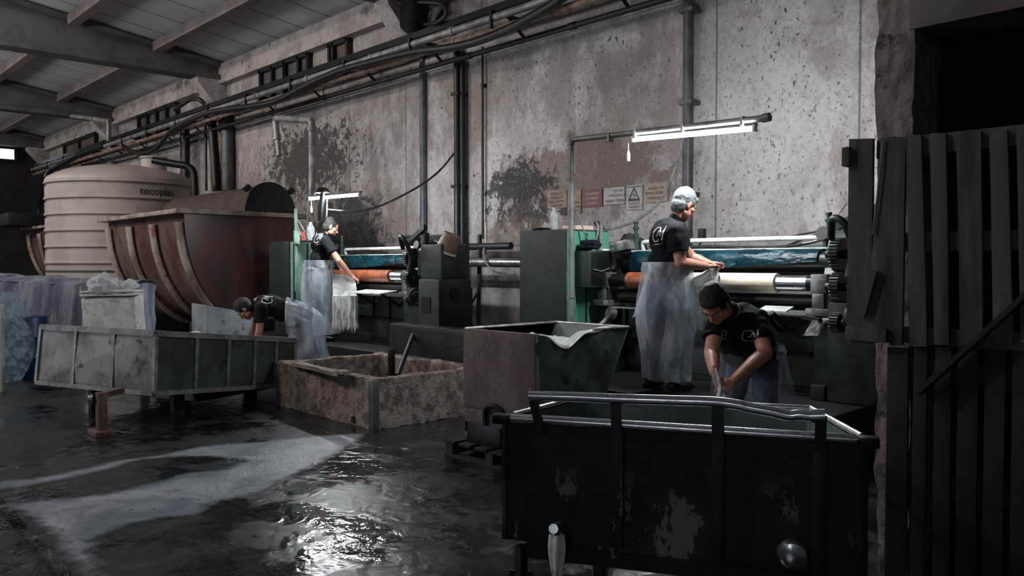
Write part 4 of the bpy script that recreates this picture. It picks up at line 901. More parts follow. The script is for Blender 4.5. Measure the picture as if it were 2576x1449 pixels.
# pale folded slab of hides leaning on the pile
t = thing('folded_hides', aD(280, 900, 10.2), 'folded block of pale hides on the right end of the pile', 'hides')
TL, TR, BL, BR = aD(203, 741, 10.35), aD(336, 738, 10.15), aD(213, 842, 10.3), aD(352, 842, 10.1)
BL.z = BR.z = 0.0
bk = nH * .16
def quad(a, b, c, d_, th, mat, n, amp=.012, sc=5):
    m = MB(); m.grid(lambda u, v: a.lerp(b, u).lerp(c.lerp(d_, u), v), 24, 24, th)
    m.jitter(amp, sc); return m.build(n, mat, t)
m = MB(); m.hexa([BL, BR, BR + bk, BL + bk, TL - V((0, 0, .05)), TR - V((0, 0, .05)), TR + bk, TL + bk], .02)
bmesh.ops.subdivide_edges(m.b, edges=m.b.edges, cuts=6, use_grid_fill=True); m.jitter(.012, 6); m.build('hide_block', 'palehide', t)
for k in range(2):
    m = MB(); o = V((0, 0, -.03 + .045 * k)); m.hexa([TL + o - nH * .02, TR + o - nH * .02, TR + bk + o, TL + bk + o, TL + o + V((0, 0, .03)) - nH * .02, TR + o + V((0, 0, .03)) - nH * .02, TR + bk + o + V((0, 0, .03)), TL + bk + o + V((0, 0, .03))], .008)
    bmesh.ops.subdivide_edges(m.b, edges=m.b.edges, cuts=5, use_grid_fill=True); m.jitter(.01, 8, seed=k); m.build('top_fold', 'palehide', t)
p = aD(262, 722, 10.4); lump('plastic_bag', (p.x, p.y, TL.z + .12), .22, .16, .13, 'bag', 11, 'crumpled translucent bag on top of the pale hides', 'bag', .5)
p = aD(318, 728, 10.4); lump('plastic_bag', (p.x, p.y, TR.z + .075), .13, .1, .08, 'bag', 15, 'small white bag knot beside the crumpled bag on the pale hides', 'bag', .5)
m = MB(); a = aD(345, 745, 10.5); m.grid(lambda u, v: aD(342 + 26 * v * (1 - .2 * u) + 4, 745 + 95 * v - 10 * u, 10.6 + .25 * u) + V((0, 0, .02 * noise.noise(V((u * 6, v * 6, 2))))), 10, 14, .01); tag(m.build('plastic_skirt', 'wrap'), 'loose clear plastic hanging at the right end of the pile', 'plastic')
# wrapped bundle, white board, blue drum at the left edge
def bundle():
    c = aZ(-12, 955); c = V((c.x, c.y, 0)); r0 = .62
    def f(u, v):
        a = u * 2 * math.pi; z = v * 1.22
        k = 1 + .06 * noise.noise(V((math.cos(a) * 2, math.sin(a) * 2, z * 3))) + .05 * abs(noise.noise(V((math.cos(a) * 5, math.sin(a) * 5, z * 6))))
        rr = r0 * k * (.92 + .28 * math.sin(min(1, z / .55) * math.pi / 2) if z < .55 else (1.2 - .75 * ((z - .55) / .67) ** 1.4) * k)
        return c + V((math.cos(a) * rr * .72, math.sin(a) * rr * .72, z))
    m = MB(); m.grid(f, 80, 50, closeu=True); m.b.faces.new([v for v in m.b.verts if v.co.z > 1.2199][::1]) if False else None
    tag(m.build('wrapped_bundle', 'wrap', None, True, 20), 'bulging bundle in crinkled pale blue plastic at the left edge', 'bundle')
    return c
bc = bundle()
m = MB(); a = aD(-8, 800, 10.2); b = aD(8, 800, 10.2); m.obox(V((a.x, a.y, .55)), RGT, FWD, (0, 0, 1), .07, .03, .55, .004); tag(m.build('white_board', 'white'), 'pale upright board at the very left edge of the view', 'board')
p = aZ(96, 950); m = MB(); m.lathe([(0, 0), (.26, 0), (.27, .02), (.27, .28), (.28, .3), (.27, .32), (.27, .56), (.28, .58), (.27, .6), (.27, .84), (.25, .87), (0, .87)], (p.x - .12, p.y - .12, 0), seg=32); tag(m.build('blue_drum', 'bluedrum'), 'blue plastic drum behind the left end of the tray cart', 'drum')
# ================================================================== sheet-metal tray cart
C1, C0 = aD(392, 839, 7.9), aD(387, 990, 7.9); L1, L0 = aD(105, 822, 8.78), aD(92, 961, 8.7); R1, R0 = aD(742, 856, 9.58), aD(738, 968, 9.58)
F1, F0 = L1 + (R1 - C1), L0 + (R0 - C0)
t = thing('tray_cart', (C0 + F0) / 2 * 1 - V((0, 0, (C0.z + F0.z) / 2)), 'wide sheet-metal tray cart with framed panels on rusty legs', 'cart')
def sheet4(a, b, c, d_, th, mat, n):
    m = MB(); nrm = (b - a).cross(d_ - a).normalized() * th; m.hexa([a, b, b + nrm, a + nrm, d_, c, c + nrm, d_ + nrm]); return m.build(n, mat, t, False)
sheet4(L0, C0, C1, L1, -.004, 'tray', 'end_panel'); sheet4(C0, R0, R1, C1, -.004, 'trayside', 'side_panel'); sheet4(F0, L0, L1, F1, -.004, 'trayside', 'side_panel'); sheet4(R0, F0, F1, R1, -.004, 'tray', 'end_panel')
m = MB(); m.hexa([L0, C0, R0, F0] + [q + V((0, 0, .03)) for q in (L0, C0, R0, F0)]); m.build('floor_plate', 'trayside', t, False)
for (a, b) in ((L1, C1), (C1, R1), (R1, F1), (F1, L1)):
    m = MB(); m.beam(a, b, .05, .055); m.build('top_rail', 'trayframe', t, False)
for (a, b) in ((L0, C0), (C0, R0), (R0, F0), (F0, L0)):
    m = MB(); m.beam(a, b, .045, .045); m.build('bottom_rail', 'trayframe', t, False)
for (a0, a1, b0, b1, n, ks) in ((L0, L1, C0, C1, 3, (0, 1, 2, 3)), (C0, C1, R0, R1, 5, (1, 2, 3, 4, 5)), (F0, F1, R0, R1, 3, (1, 2))):
    for k in ks:
        u = k / n
        if (a0 - C0).length < 1e-6: u = (0, .255, .475, .67, .84, 1)[k]
        p = a0.lerp(b0, u); q = a1.lerp(b1, u); m = MB(); m.beam(p, q, .035, .04, up=(b0 - a0).normalized()); m.build('upright', 'trayframe', t, False)
# legs
def leg(px, py, h, n='leg'):
    g = aZ(px, py); g = V((g.x, g.y, 0))
    m = MB(); m.box(g.x - .13, g.x + .13, g.y - .09, g.y + .09, 0, .05, .008); m.box(g.x - .05, g.x + .05, g.y - .04, g.y + .04, .05, h, .006)
    w_ = C0.lerp(F0, .3) - g; w_.z = 0; m.beam(V((g.x, g.y, h - .03)), V((g.x, g.y, h - .03)) + w_.normalized() * .32, .05, .05)
    o = m.build(n, 'rust', t); m = MB(); m.lathe([(0, -.02), (.045, -.02), (.045, .02), (0, .02)], (g.x - .06, g.y - .07, h - .06), (-.6, -1, 0), 16); m.build('hub', 'steel', o); return g
leg(256, 1094, .40)
g2 = C0.lerp(R0, .12).lerp(F0, .25); m = MB(); m.box(g2.x - .06, g2.x + .06, g2.y - .06, g2.y + .06, 0, C0.z, .006); m.build('leg', 'dark', t)
g3 = R0.lerp(F0, .3).lerp(C0, .1); m = MB(); m.box(g3.x - .06, g3.x + .06, g3.y - .06, g3.y + .06, 0, R0.z, .006); m.build('leg', 'dark', t)
g4 = L0.lerp(F0, .3).lerp(C0, .15); m = MB(); m.box(g4.x - .06, g4.x + .06, g4.y - .06, g4.y + .06, 0, L0.z, .006); m.build('leg', 'dark', t)
m = MB(); m.hexa([q.lerp((C0 + F0) / 2, .16) * V((1, 1, 0)).x if False else V((q.lerp(R0.lerp(F0, .4), .42).x, q.lerp(R0.lerp(F0, .4), .42).y, zz)) for zz in (.12, .3) for q in (L0, C0, R0, F0)]); m.build('underframe', 'blacksteel', t, False)
# pale bin the bending man reaches into
t = thing('plastic_bin', aD(560, 900, 10.5), 'pale blue-grey plastic bin behind the tray cart', 'bin')
a = aD(484, 763, 10.5); b = aD(518, 768, 10.2); c = aD(636, 788, 10.75); z0 = .2
def plate(a, b, mat, n, th=.02, zlow=None):
    m = MB(); nn = (b - a); nn.z = 0; nn = V((-nn.y, nn.x, 0)).normalized() * th; za = zlow or z0
    A_, B_ = V((a.x, a.y, za)), V((b.x, b.y, za)); m.hexa([A_, B_, B_ + nn, A_ + nn, a, b, b + nn, a + nn], .003); return m.build(n, mat, t)
dd = a + (c - b)
plate(a, b, 'bin', 'bin_end'); plate(b, c, 'bin', 'bin_side'); plate(a, dd, 'bin', 'bin_side'); plate(dd, c, 'bin', 'bin_end')
m = MB(); m.hexa([V((q.x, q.y, zz)) for zz in (.0, .2) for q in (a, b, c, dd)]); m.build('bin_base', 'bin', t)
lump('white_hide', tuple(aD(492, 838, 8.6) * 1.0), .05, .05, .02, 'whitehide', 2, 'scrap of white hide on the rim of the tray cart', 'hide', .3)
# ================================================================== concrete trough
def trough():
    t = thing('concrete_trough', (-7.6, 5.05, 0), 'low rough concrete trough in the middle of the floor', 'trough')
    x0, x1, y0, y1, h = -8.58, -6.60, 4.37, 5.82, .49
    th = .13
    def wall(n, a, b, inn, mat='concrete'):
        m = MB(); A_ = V(a); B_ = V(b); N = V(inn) * th; nu = 40
        pts = []
        for k in range(2): pass
        def f(u, v):     # wrap: outer bottom -> top -> inner bottom
            p = A_.lerp(B_, u)
            if v < .42: q = p + V((0, 0, h * v / .42))
            elif v < .58: q = p + N * ((v - .42) / .16) + V((0, 0, h))
            else: q = p + N + V((0, 0, h * (1 - (v - .58) / .42)))
            return q + V((0, 0, .014 * noise.noise(V((p.x * 4, p.y * 4, 0))) * (1 if .4 < v < .6 else 0))) + noise.noise_vector(q * 7) * .012 + noise.noise_vector(q * 24) * .008
        m.grid(f, 80, 50); return m.build(n, mat, t)
    wall('trough_wall', (x0, y0, 0), (x1, y0, 0), (0, 1, 0)); wall('trough_wall', (x1, y0 + .005, 0), (x1, y1, 0), (-1, 0, 0)); wall('trough_wall', (x0, y0 + .005, 0), (x0, y1, 0), (1, 0, 0))
    wall('trough_wall', (x0, y1, 0), (x1, y1, 0), (0, -1, 0))
    m = MB(); m.box(x0 + .1, x1 - .1, y0 + .1, y1 - .1, 0, .06); m.build('trough_floor', 'plinth', t)
    m = MB(); m.box(x1 - .07, x1 + .012, y0 - .012, y0 + .06, 0, h - .02, .006); m.build('corner_strip', 'pipe', t)
    p = aY(888, 1070, y0 - .01); m = MB(); m.cyl((p.x, y0 - .012, .06), (p.x, y0 + .05, .06), .035, 20); m.build('drain_hole', 'blacksteel', t)
trough()
m = MB(); a = aZ(745, 915, .51); b = aZ(860, 942, .51); m.beam(a, b, .1, .04); bmesh.ops.subdivide_edges(m.b, edges=m.b.edges, cuts=6, use_grid_fill=True); m.jitter(.012, 7); m.beam(b + V((-.1, .03, .02)), b + V((.12, -.02, .03)), .09, .03); tag(m.build('wood_scrap', 'plank'), 'broken plank lying along the rim of the concrete trough', 'plank')
m = MB(); m.tube([aD(1040, 840, 9.9) , aD(1000, 945, 8.9)], .03, 10); tag(m.build('wooden_pole', 'dark'), 'dark pole leaning out of the concrete trough', 'pole')
m = MB(); p = aD(985, 945, 9.4); m.box(p.x - .03, p.x + .03, p.y - .03, p.y + .03, .06, .62, .005); tag(m.build('post', 'blacksteel'), 'short black upright inside the concrete trough', 'post')
# machine pit block beneath left press
m = MB(); m.box(-8.5, -6.95, 5.86, 6.1, .5, .86, .01); bmesh.ops.subdivide_edges(m.b, edges=m.b.edges, cuts=5, use_grid_fill=True); m.jitter(.01, 5); tag(m.build('machine_block', 'plinth'), 'dark grimy concrete block under the left gearbox', 'block')
# ================================================================== tall hopper box on a pallet
t = thing('wooden_pallet', (-4.8, 4.9, 0), 'dark pallet under the tall rust-stained hopper', 'pallet')
m = MB()
for k in range(6): m.box(-5.36 + k * .2, -5.22 + k * .2, 4.24, 5.2, .11, .13)
m.build('deck', 'woodh', t, False)
m = MB()
for x in (-5.34, -4.84, -4.3): m.box(x, x + .09, 4.25, 5.19, .02, .11)
for k in range(4): m.box(-5.36, -4.2, 4.25 + k * .3, 4.33 + k * .3, 0, .02)
m.build('runners', 'woodh', t, False)
t = thing('hopper', (-4.77, 4.8, .13), 'tall rust-stained hopper with a slanted green-grey back end', 'hopper')
hx0, hx1, hy0, hy1, hz = -5.19, -4.35, 4.34, 5.44, 1.07
m = MB(); m.box(hx0, hx1, hy0 - .02, hy0 + .03, .42, hz, .006); bmesh.ops.subdivide_edges(m.b, edges=m.b.edges, cuts=8, use_grid_fill=True); m.jitter(.005, 8); m.build('front_panel', 'rustbox', t)
m = MB(); m.box(hx0 + .01, hx1 - .01, hy0 - .015, hy0 + .03, .30, .42, .004); m.build('lower_panel', 'rustbox', t)
m = MB(); m.box(hx0 + .03, hx1 - .4, hy0 - .01, hy0 + .06, .13, .3, .004); m.build('base_rail', 'blacksteel', t)
m = MB(); m.tube(cat_pts([aY(1220, 1070, 4.3), aY(1222, 1030, 4.3), aY(1240, 1020, 4.28), aY(1262, 1035, 4.3), aY(1262, 1060, 4.3)], 6), .02, 8); m.build('latch_bar', 'dark', t)
def dent(y): 
    s = (y - hy0) / (hy1 - hy0); return -.13 * math.exp(-((s - .3) / .16) ** 2) - .02 * math.exp(-((s - .62) / .1) ** 2)
def side(x, sgn, dn):
    m = MB()
    def f(u, v):
        y = hy0 + (hy1 - hy0) * u; ytop = hz + (dent(y) if dn else 0)
        yb = hy0 + .62; yy = hy0 + (hy1 - hy0) * u; 
        if v < 1: yy = hy0 + ((yb + (hy1 - yb) * v) - hy0) * u
        z = .2 + (ytop - .2) * v
        b = sgn * .05 * noise.noise(V((yy * 4, z * 4, 1))) * (v ** 3) if dn else 0
        return V((x + b, yy, z))
    m.grid(f, 40, 24, .008); return m.build('side_panel', 'bingreen', t)
M['bingreen'] = simple('green_grey_hopper_sheet', rgb(88, 102, 98), rgb(60, 72, 68), rgb(36, 42, 40), scale=3, rough=.4, bump=.3)
side(hx1, 1, True); side(hx0, -1, False)
m = MB(); m.hexa([(hx0, hy0 + .61, .2), (hx1, hy0 + .61, .2), (hx1, hy0 + .63, .2), (hx0, hy0 + .63, .2), (hx0, hy1 - .01, hz), (hx1, hy1 - .01, hz), (hx1, hy1 + .01, hz), (hx0, hy1 + .01, hz)]); m.build('slanted_panel', 'bingreen', t, False)
m = MB(); m.box(hx0, hx1, hy0, hy0 + .62, .18, .21); m.build('bottom_panel', 'bingreen', t, False)
m = MB()
for (a, b) in (((hx0, hy0, hz), (hx0, hy1, hz)), ((hx0, hy1, hz), (hx1, hy1, hz)), ((hx1, hy1, hz), (hx1, hy1 - .45, hz))): m.tube([a, b], .012, 8)
m.build('rim_wire', 'steel', t)
def hf(u, v):
    x = hx0 + .03 + (hx1 - hx0 - .03) * u; y = hy0 + .06 + .85 * v
    z = hz - .1 - .12 * math.sin(math.pi * v) * math.sin(math.pi * u) + .05 * noise.noise(V((x * 7, y * 7, 0))) + .03 * abs(noise.noise(V((x * 17, y * 17, 3))))
    if u > .88: z = max(z, hz + dent(y) + .012); x += (u - .88) * .1
    if y > hy0 + .6 : z = max(z, 1.07 - (hy1 - y) * 1.9 + .03)
    return V((x, y, z))
m = MB(); m.grid(hf, 44, 50, .012); tag(m.build('white_hide', 'whitehide'), 'wet white hides heaped inside the tall hopper', 'hides')
# ================================================================== foreground tub cart
Z = .95
n0, n1 = aZ(1262, 1050, Z), aZ(2186, 1108, Z)      # near rim
f0, f1 = aZ(1466, 998, Z), aZ(2040, 1028, Z)
f1 = n1 + (f1 - n1) ; bz = .43
ex = (n1 - n0).normalized(); ey = V((-ex.y, ex.x, 0))
if ey.dot(FWD) < 0: ey = -ey
t = thing('tub_cart', (n0 + f1) / 2 - V((0, 0, Z)), 'big black metal tub cart with a shiny push bar in the foreground', 'cart')
def panel(a, b, n, mat='tubblack', inset=.0, th=.02):
    c = (n0 + n1 + f0 + f1) / 4
    m = MB(); A_, B_ = V((a.x, a.y, bz)), V((b.x, b.y, bz)); A_ = A_.lerp(V((c.x, c.y, bz)), inset); B_ = B_.lerp(V((c.x, c.y, bz)), inset)
    nn = (b - a); nn = V((-nn.y, nn.x, 0)).normalized() * th
    if nn.dot(c - a) < 0: nn = -nn
    m.hexa([A_, B_, B_ + nn, A_ + nn, a, b, b + nn, a + nn])
    bmesh.ops.subdivide_edges(m.b, edges=m.b.edges, cuts=10, use_grid_fill=True); m.jitter(.004, 5); return m.build(n, mat, t)
tb = NT('scuffed_black_paint'); base = tb.mix(tb.ramp(tb.noise(5, 5, .6), .4, .6), rgb(26, 26, 27), rgb(34, 34, 35))
x_, y_, z_ = tb.xyz()
pk = tb.ramp(tb.noise(5.5, 6, .75, (1, 1, .45)), .53, .56); reg = tb.ramp(tb.noise(1.7, 2, .4, off=(2.3, 0, .4)), .44, .54)
low = tb.ramp(z_, .62, .82, 1, 0)
pk = tb.mth('MULTIPLY', tb.mth('MULTIPLY', pk, reg), low)
base = tb.mix(pk, base, rgb(112, 112, 112)); tb.bump(tb.mth('ADD', tb.noise(12, 5, .6), tb.mth('MULTIPLY', pk, .5)), .4, .006)
M['tubblack'] = tb.fin(base, tb.ramp(tb.noise(4, 4), .4, .6, .32, .55), .2)
M['tubinside'] = simple('wet_grey_green_lining', rgb(122, 142, 138), rgb(96, 114, 112), rgb(80, 88, 86), scale=4, rough=.3, bump=.3)
panel(n0, n1, 'front_panel'); panel(n1, f1, 'side_panel'); panel(f0, n0, 'side_panel'); panel(f1, f0, 'back_panel', 'tubinside')
for (a, b) in ((n0, f0), (n1, f1)):
    c = (n0 + n1 + f0 + f1) / 4; s = (c - a); s.z = 0; s = s.normalized() * .026
    m = MB(); A_, B_ = a + s, b + s; th = s * .2; m.hexa([V((q.x, q.y, bz)) for q in (A_, B_, B_ + th, A_ + th)] + [q - V((0, 0, .01)) for q in (A_, B_, B_ + th, A_ + th)]); m.build('side_lining', 'tubinside', t)
m = MB(); m.hexa([V((q.x, q.y, zz)) for zz in (bz, bz + .02) for q in (n0, n1, f1, f0)]); m.build('bottom_panel', 'tubblack', t)
m = MB(); m.tube([n0.lerp(n1, .03) + V((0, 0, .0)), n0.lerp(n1, .97)], .02, 14); m.build('rim_tube', 'chrome', t)
for (a, b) in ((n0.lerp(f0, .12), f0), (n1.lerp(f1, .1), f1), (f0, f1)):
    m = MB(); m.tube([a, b], .014, 12); m.build('rim_tube', 'chrome', t)
for a in (n0, n1):
    m = MB(); m.obox(a + V((0, 0, -.005)), ex, ey, (0, 0, 1), .035, .03, .02, .008); m.build('corner_cap', 'blacksteel', t)
# push bar
pts = [aD(x, y, n0.dot(FWD) + (n1.dot(FWD) - n0.dot(FWD)) * (x - 1262) / 924 - .03) for (x, y) in ((1331, 996), (1440, 999), (1560, 1004), (1690, 1008), (1800, 1012), (1860, 1020), (1880, 1025), (1940, 1036), (1985, 1046), (2010, 1044), (2040, 1047), (2076, 1046))]
m = MB(); m.tube(cat_pts(pts, 5), .0215, 18); m.tube([pts[-2], pts[-1]], .026, 14); m.build('push_bar', 'chrome', t)
ip = lambda x: n0.lerp(n1, (x - 1262) / 924.0)
def onbar(x):
    for a, b, (xa, xb) in zip(pts, pts[1:], zip((1331, 1440, 1560, 1690, 1800, 1860, 1880, 1940, 1985, 2010, 2040), (1440, 1560, 1690, 1800, 1860, 1880, 1940, 1985, 2010, 2040, 2076))):
        if xa <= x <= xb: return a.lerp(b, (x - xa) / (xb - xa))
for (xt, xb, w) in ((1340, 1366, .035), (1548, 1556, .04), (1806, 1808, .045), (2066, 2062, .04)):
    a = onbar(xt); k = n0.lerp(n1, ((xb - 1262) / 924) * n0.dot(FWD) / n0.dot(FWD)); kk = (xb - 1262) / 924
    # perspective-correct point on the rim
    r = ray(xb, 1060); nrm = V((-ex.y, ex.x, 0)); k = CAM + r * ((n0 - CAM).dot(nrm) / r.dot(nrm)); k = V((k.x, k.y, Z - .05)) - ey * .03
    m = MB(); m.beam(k, a, w, .02, up=ex.cross(V((0, 0, 1)))); m.build('bar_bracket', 'blacksteel', t)
for xb in (1366, 1556, 1808, 2062):
    r = ray(xb, 1060); nrm = V((-ex.y, ex.x, 0)); k = CAM + r * ((n0 - CAM).dot(nrm) / r.dot(nrm)); k = V((k.x, k.y, 0)) - ey * .014
    if xb in (1556, 1808, 2062):
        m = MB(); m.obox(k + V((0, 0, (Z + bz) / 2 - .02)), ex, ey, (0, 0, 1), .024, .014, (Z - bz) / 2, .004); m.build('face_rib', 'tubblack', t)
# running gear
m = MB()
for (a, b) in ((n0, n1), (f0, f1)): m.beam(V((a.x, a.y, bz - .03)).lerp(V((b.x, b.y, bz - .03)), .08), V((a.x, a.y, bz - .03)).lerp(V((b.x, b.y, bz - .03)), .92), .05, .06)
m.build('chassis', 'blacksteel', t)
for (a, u) in ((n0.lerp(n1, .06), 0), (n0.lerp(n1, .94), 0), (f0.lerp(f1, .1), 1), (f0.lerp(f1, .9), 1)):
    c = V((a.x, a.y, .14)); m = MB(); m.lathe([(0, -.03), (.12, -.03), (.135, -.02), (.135, .02), (.12, .03), (0, .03)], c, ex, 32); w = m.build('wheel', 'boot', t)
    m = MB(); m.box(c.x - .02, c.x + .02, c.y - .02, c.y + .02, .28, bz - .02); m.beam(c + ex * .045, V((c.x, c.y, .3)) + ex * .03, .04, .01, up=ey); m.beam(c - ex * .045, V((c.x, c.y, .3)) - ex * .03, .04, .01, up=ey); m.build('caster_fork', 'dark', t)
r = ray(1752, 1420); k = CAM + r * ((n0 - CAM).dot(ey) / r.dot(ey)); k = V((k.x, k.y, 0)) + ey * .1
m = MB(); m.obox(k + V((0, 0, .2)), ex, ey, (0, 0, 1), .022, .02, .2, .003); m.build('centre_leg', 'steel', t)
def onface(px, py, off=.02): 
    r = ray(px, py); return CAM + r * (((n0 - CAM).dot(ey) - off) / r.dot(ey))
p = onface(1995, 1397); m = MB(); m.lathe([(0, .03), (.028, .028), (.05, .02), (.058, .005), (.062, -.01), (0, -.01)], p, -ey, 36); m.jitter(.002, 40); m.build('drain_plug', 'chrome', t)
p = onface(1400, 1330, .03); m = MB(); m.lathe([(0, .05), (.02, .05), (.027, .03), (.027, -.05), (0, -.05)], p, -ey + V((0, 0, .3)), 20); m.tube([p + ey * .05, p - ey * .03], .022, 14); m.build('drain_spout', 'chrome', t)
p = onface(1400, 1343, .06)
def drip(u, v):
    a = u * 2 * math.pi; w = (.030 + .006 * math.sin(v * 9)) * (1 - .2 * v) + .004 * math.cos(a * 5 + v * 4)
    if v > .5 and math.cos(a) < -.2: w *= .75
    return p + ex * (math.cos(a) * w + .008 * v) + ey * (math.sin(a) * w * .6) + V((0, 0, -.34 * v))
m = MB(); m.grid(drip, 40, 40, closeu=True); tag(m.build('hanging_cloth', 'whitehide'), 'white strip of cloth hanging from the spout of the tub cart', 'cloth')
# wet floor squeegee plate behind cart
m = MB(); a = aZ(1560, 972, .515); m.box(a.x - .5, a.x + .35, a.y - .3, a.y + .05, .5, .525, .004); tag(m.build('metal_plate', 'plinth'), 'dark wet plate on the platform beside the hopper', 'plate')
# ================================================================== slatted wooden barrier on the right
FY = 3.70
def slat(px0t, px1t, pyt, px0b, px1b, pyb, y, par, th=.022, mat='wood', n='slat'):
    a, b = aY(px0t, pyt, y), aY(px1t, pyt - 1.5, y); c, d_ = aY(px0b, pyb, y), aY(px1b, pyb, y)
    m = MB(); m.hexa([c, d_, d_ + V((0, th, 0)), c + V((0, th, 0)), a, b, b + V((0, th, 0)), a + V((0, th, 0))], .002)
    bmesh.ops.subdivide_edges(m.b, edges=[e for e in m.b.edges if e.calc_length() > .4], cuts=14, use_grid_fill=False); m.jitter(.0018, 3); return m.build(n, mat, par)
t = thing('wooden_barrier', (aY(2350, 900, FY).x, FY, aY(2350, 870, FY).z), 'upper grey slatted wooden pallet panel closing the right opening', 'fence')
for (a, b, c, d_, e, g) in ((2136, 2196, 350, 2128, 2190, 865), (2216, 2252, 345, 2176, 2246, 862), (2252, 2278, 346, 2236, 2268, 870), (2278, 2317, 340, 2290, 2332, 872), (2338, 2379, 336, 2350, 2388, 868), (2405, 2468, 330, 2415, 2472, 868), (2489, 2534, 328, 2498, 2548, 866), (2557, 2612, 320, 2566, 2620, 864), (2632, 2680, 316, 2636, 2690, 862)):
    slat(a, b, c, d_, e, g, FY, t)
for (y0, y1) in ((352, 398), (588, 634), (818, 858)):
    a, b = aY(2205, y0, FY + .024), aY(2700, y0, FY + .024); zb_ = aY(2205, y1, FY + .024).z
    m = MB(); m.box(a.x, b.x, FY + .024, FY + .07, zb_, a.z, .003); m.jitter(.004, 4); m.build('cross_rail', 'wood', t)
a = aY(2122, 372, FY - .01); b = aY(2140, 418, FY - .01); m = MB(); m.box(a.x, b.x, FY - .03, FY + .1, b.z, a.z, .003); m.build('end_block', 'wood', t)
a = aY(2128, 822, FY - .02); b = aY(2230, 862, FY - .02); m = MB(); m.box(a.x, b.x, FY - .03, FY - .003, b.z, a.z, .003); m.build('end_block', 'wood', t)
m = MB(); m.tube([aY(2222, 352, FY - .01), aY(2212, 460, FY - .012), aY(2196, 590, FY - .012)], .005, 6); m.build('rope', 'plank', t)
t = thing('wooden_barrier', (aY(2400, 1200, FY).x, FY + .03, 0), 'lower dark slatted wooden panel below the diagonal board', 'fence')
for k, (a, b) in enumerate(((2232, 2285), (2298, 2332), (2352, 2394), (2410, 2462), (2478, 2530), (2548, 2600), (2620, 2670))):
    y = FY + .03; A_ = aY(a, 872, y); B_ = aY(b, 872, y); m = MB(); m.box(A_.x, B_.x, y, y + .022, 0.01, A_.z, .002); bmesh.ops.subdivide_edges(m.b, edges=[e for e in m.b.edges if e.calc_length() > .4], cuts=14); m.jitter(.0018, 3, seed=k); m.build('slat', 'woodh', t)
for (y0, y1) in ((900, 950), (1170, 1225), (1560, 1600)):
    a = aY(2232, y0, FY + .055); zb_ = aY(2232, y1, FY + .055).z; m = MB(); m.box(a.x, aY(2690, 900, FY).x, FY + .053, FY + .09, zb_, a.z, .003); m.build('cross_rail', 'woodh', t)
m = MB(); m.beam(aY(2310, 990, FY - .03), aY(2640, 690, FY - .03), .02, .075, up=(0, 1, 0)) ; tag(m.build('diagonal_board', 'woodh'), 'diagonal board nailed across the slatted barrier', 'board')
m = MB(); m.beam(aY(2168, 795, FY - .02), aY(2200, 680, FY - .02), .03, .02, up=(0, 1, 0)); tag(m.build('wood_sliver', 'wood'), 'thin slanting wood sliver on the left edge of the barrier', 'wood')
# ================================================================== people
def evalmesh(bm, voxel, smooth_it=4, fac=.5):
    me = bpy.data.meshes.new('tmp'); bm.to_mesh(me); bm.free()
    o = bpy.data.objects.new('tmp', me); COL.objects.link(o)
    r = o.modifiers.new('r', 'REMESH'); r.mode = 'VOXEL'; r.voxel_size = voxel; r.adaptivity = 0
    if smooth_it:
        s = o.modifiers.new('s', 'SMOOTH'); s.factor = fac; s.iterations = smooth_it
    bpy.context.view_layer.update()
    dg = bpy.context.evaluated_depsgraph_get()
    out = bpy.data.meshes.new_from_object(o.evaluated_get(dg)); bpy.data.objects.remove(o)
    for p in out.polygons: p.use_smooth = True
    return out
def rc(b, p, q, r0, r1, flat0=False, flat1=False, seg=18, sq=None):
    """tapered limb, round ends; sq=(axis, factor) flattens along an axis"""
    p, q = V(p), V(q); d = (q - p); L = d.length; d = d / L
    a = V((0, 0, 1)) if abs(d.z) < .9 else V((1, 0, 0))
    if sq: a = V(sq[0])
    ax = (a - d * a.dot(d)).normalized(); ay = d.cross(ax); f = sq[1] if sq else 1
    prof = []
    if flat0: prof.append((0, 0))
    else:
        for i in range(5): t = math.pi / 2 * (1 - i / 5); prof.append((r0 * math.cos(t), -r0 * math.sin(t)))
    for i in range(9): prof.append((r0 + (r1 - r0) * i / 8, L * i / 8))
    if flat1: prof.append((0, L))
    else:
        for i in range(1, 6): t = math.pi / 2 * i / 5; prof.append((r1 * math.cos(t), L + r1 * math.sin(t)))
    rings = []
    for (r, z) in prof:
        if r < 1e-6: rings.append([b.verts.new(p + d * z)] * seg)
        else: rings.append([b.verts.new(p + d * z + ax * (r * f * math.cos(2 * math.pi * j / seg)) + ay * (r * math.sin(2 * math.pi * j / seg))) for j in range(seg)])
    for i in range(len(rings) - 1):
        for j in range(seg):
            u = []
            for w in (rings[i][j], rings[i][(j + 1) % seg], rings[i + 1][(j + 1) % seg], rings[i + 1][j]):
                if w not in u: u.append(w)
            if len(u) > 2:
                try: b.faces.new(u)
                except ValueError: pass
def ell(b, c, fr, rad, seg=24):
    """ellipsoid; fr = (right, forward, up) axes"""
    c = V(c); rings = []
    for i in range(seg // 2 + 1):
        t = math.pi * i / (seg // 2) - math.pi / 2
        if abs(math.cos(t)) < 1e-6: rings.append([b.verts.new(c + fr[2] * (rad[2] * math.sin(t)))] * seg)
        else: rings.append([b.verts.new(c + fr[0] * (rad[0] * math.cos(t) * math.cos(2 * math.pi * j / seg)) + fr[1] * (rad[1] * math.cos(t) * math.sin(2 * math.pi * j / seg)) + fr[2] * (rad[2] * math.sin(t))) for j in range(seg)])
    for i in range(len(rings) - 1):
        for j in range(seg):
            u = []
            for w in (rings[i][j], rings[i][(j + 1) % seg], rings[i + 1][(j + 1) % seg], rings[i + 1][j]):
                if w not in u: u.append(w)
            if len(u) > 2: b.faces.new(u)
def frame_of(fwd, up):
    f = V(fwd).normalized(); u = V(up); u = (u - f * u.dot(f)).normalized(); return (f.cross(u), f, u)
HS = 1.1
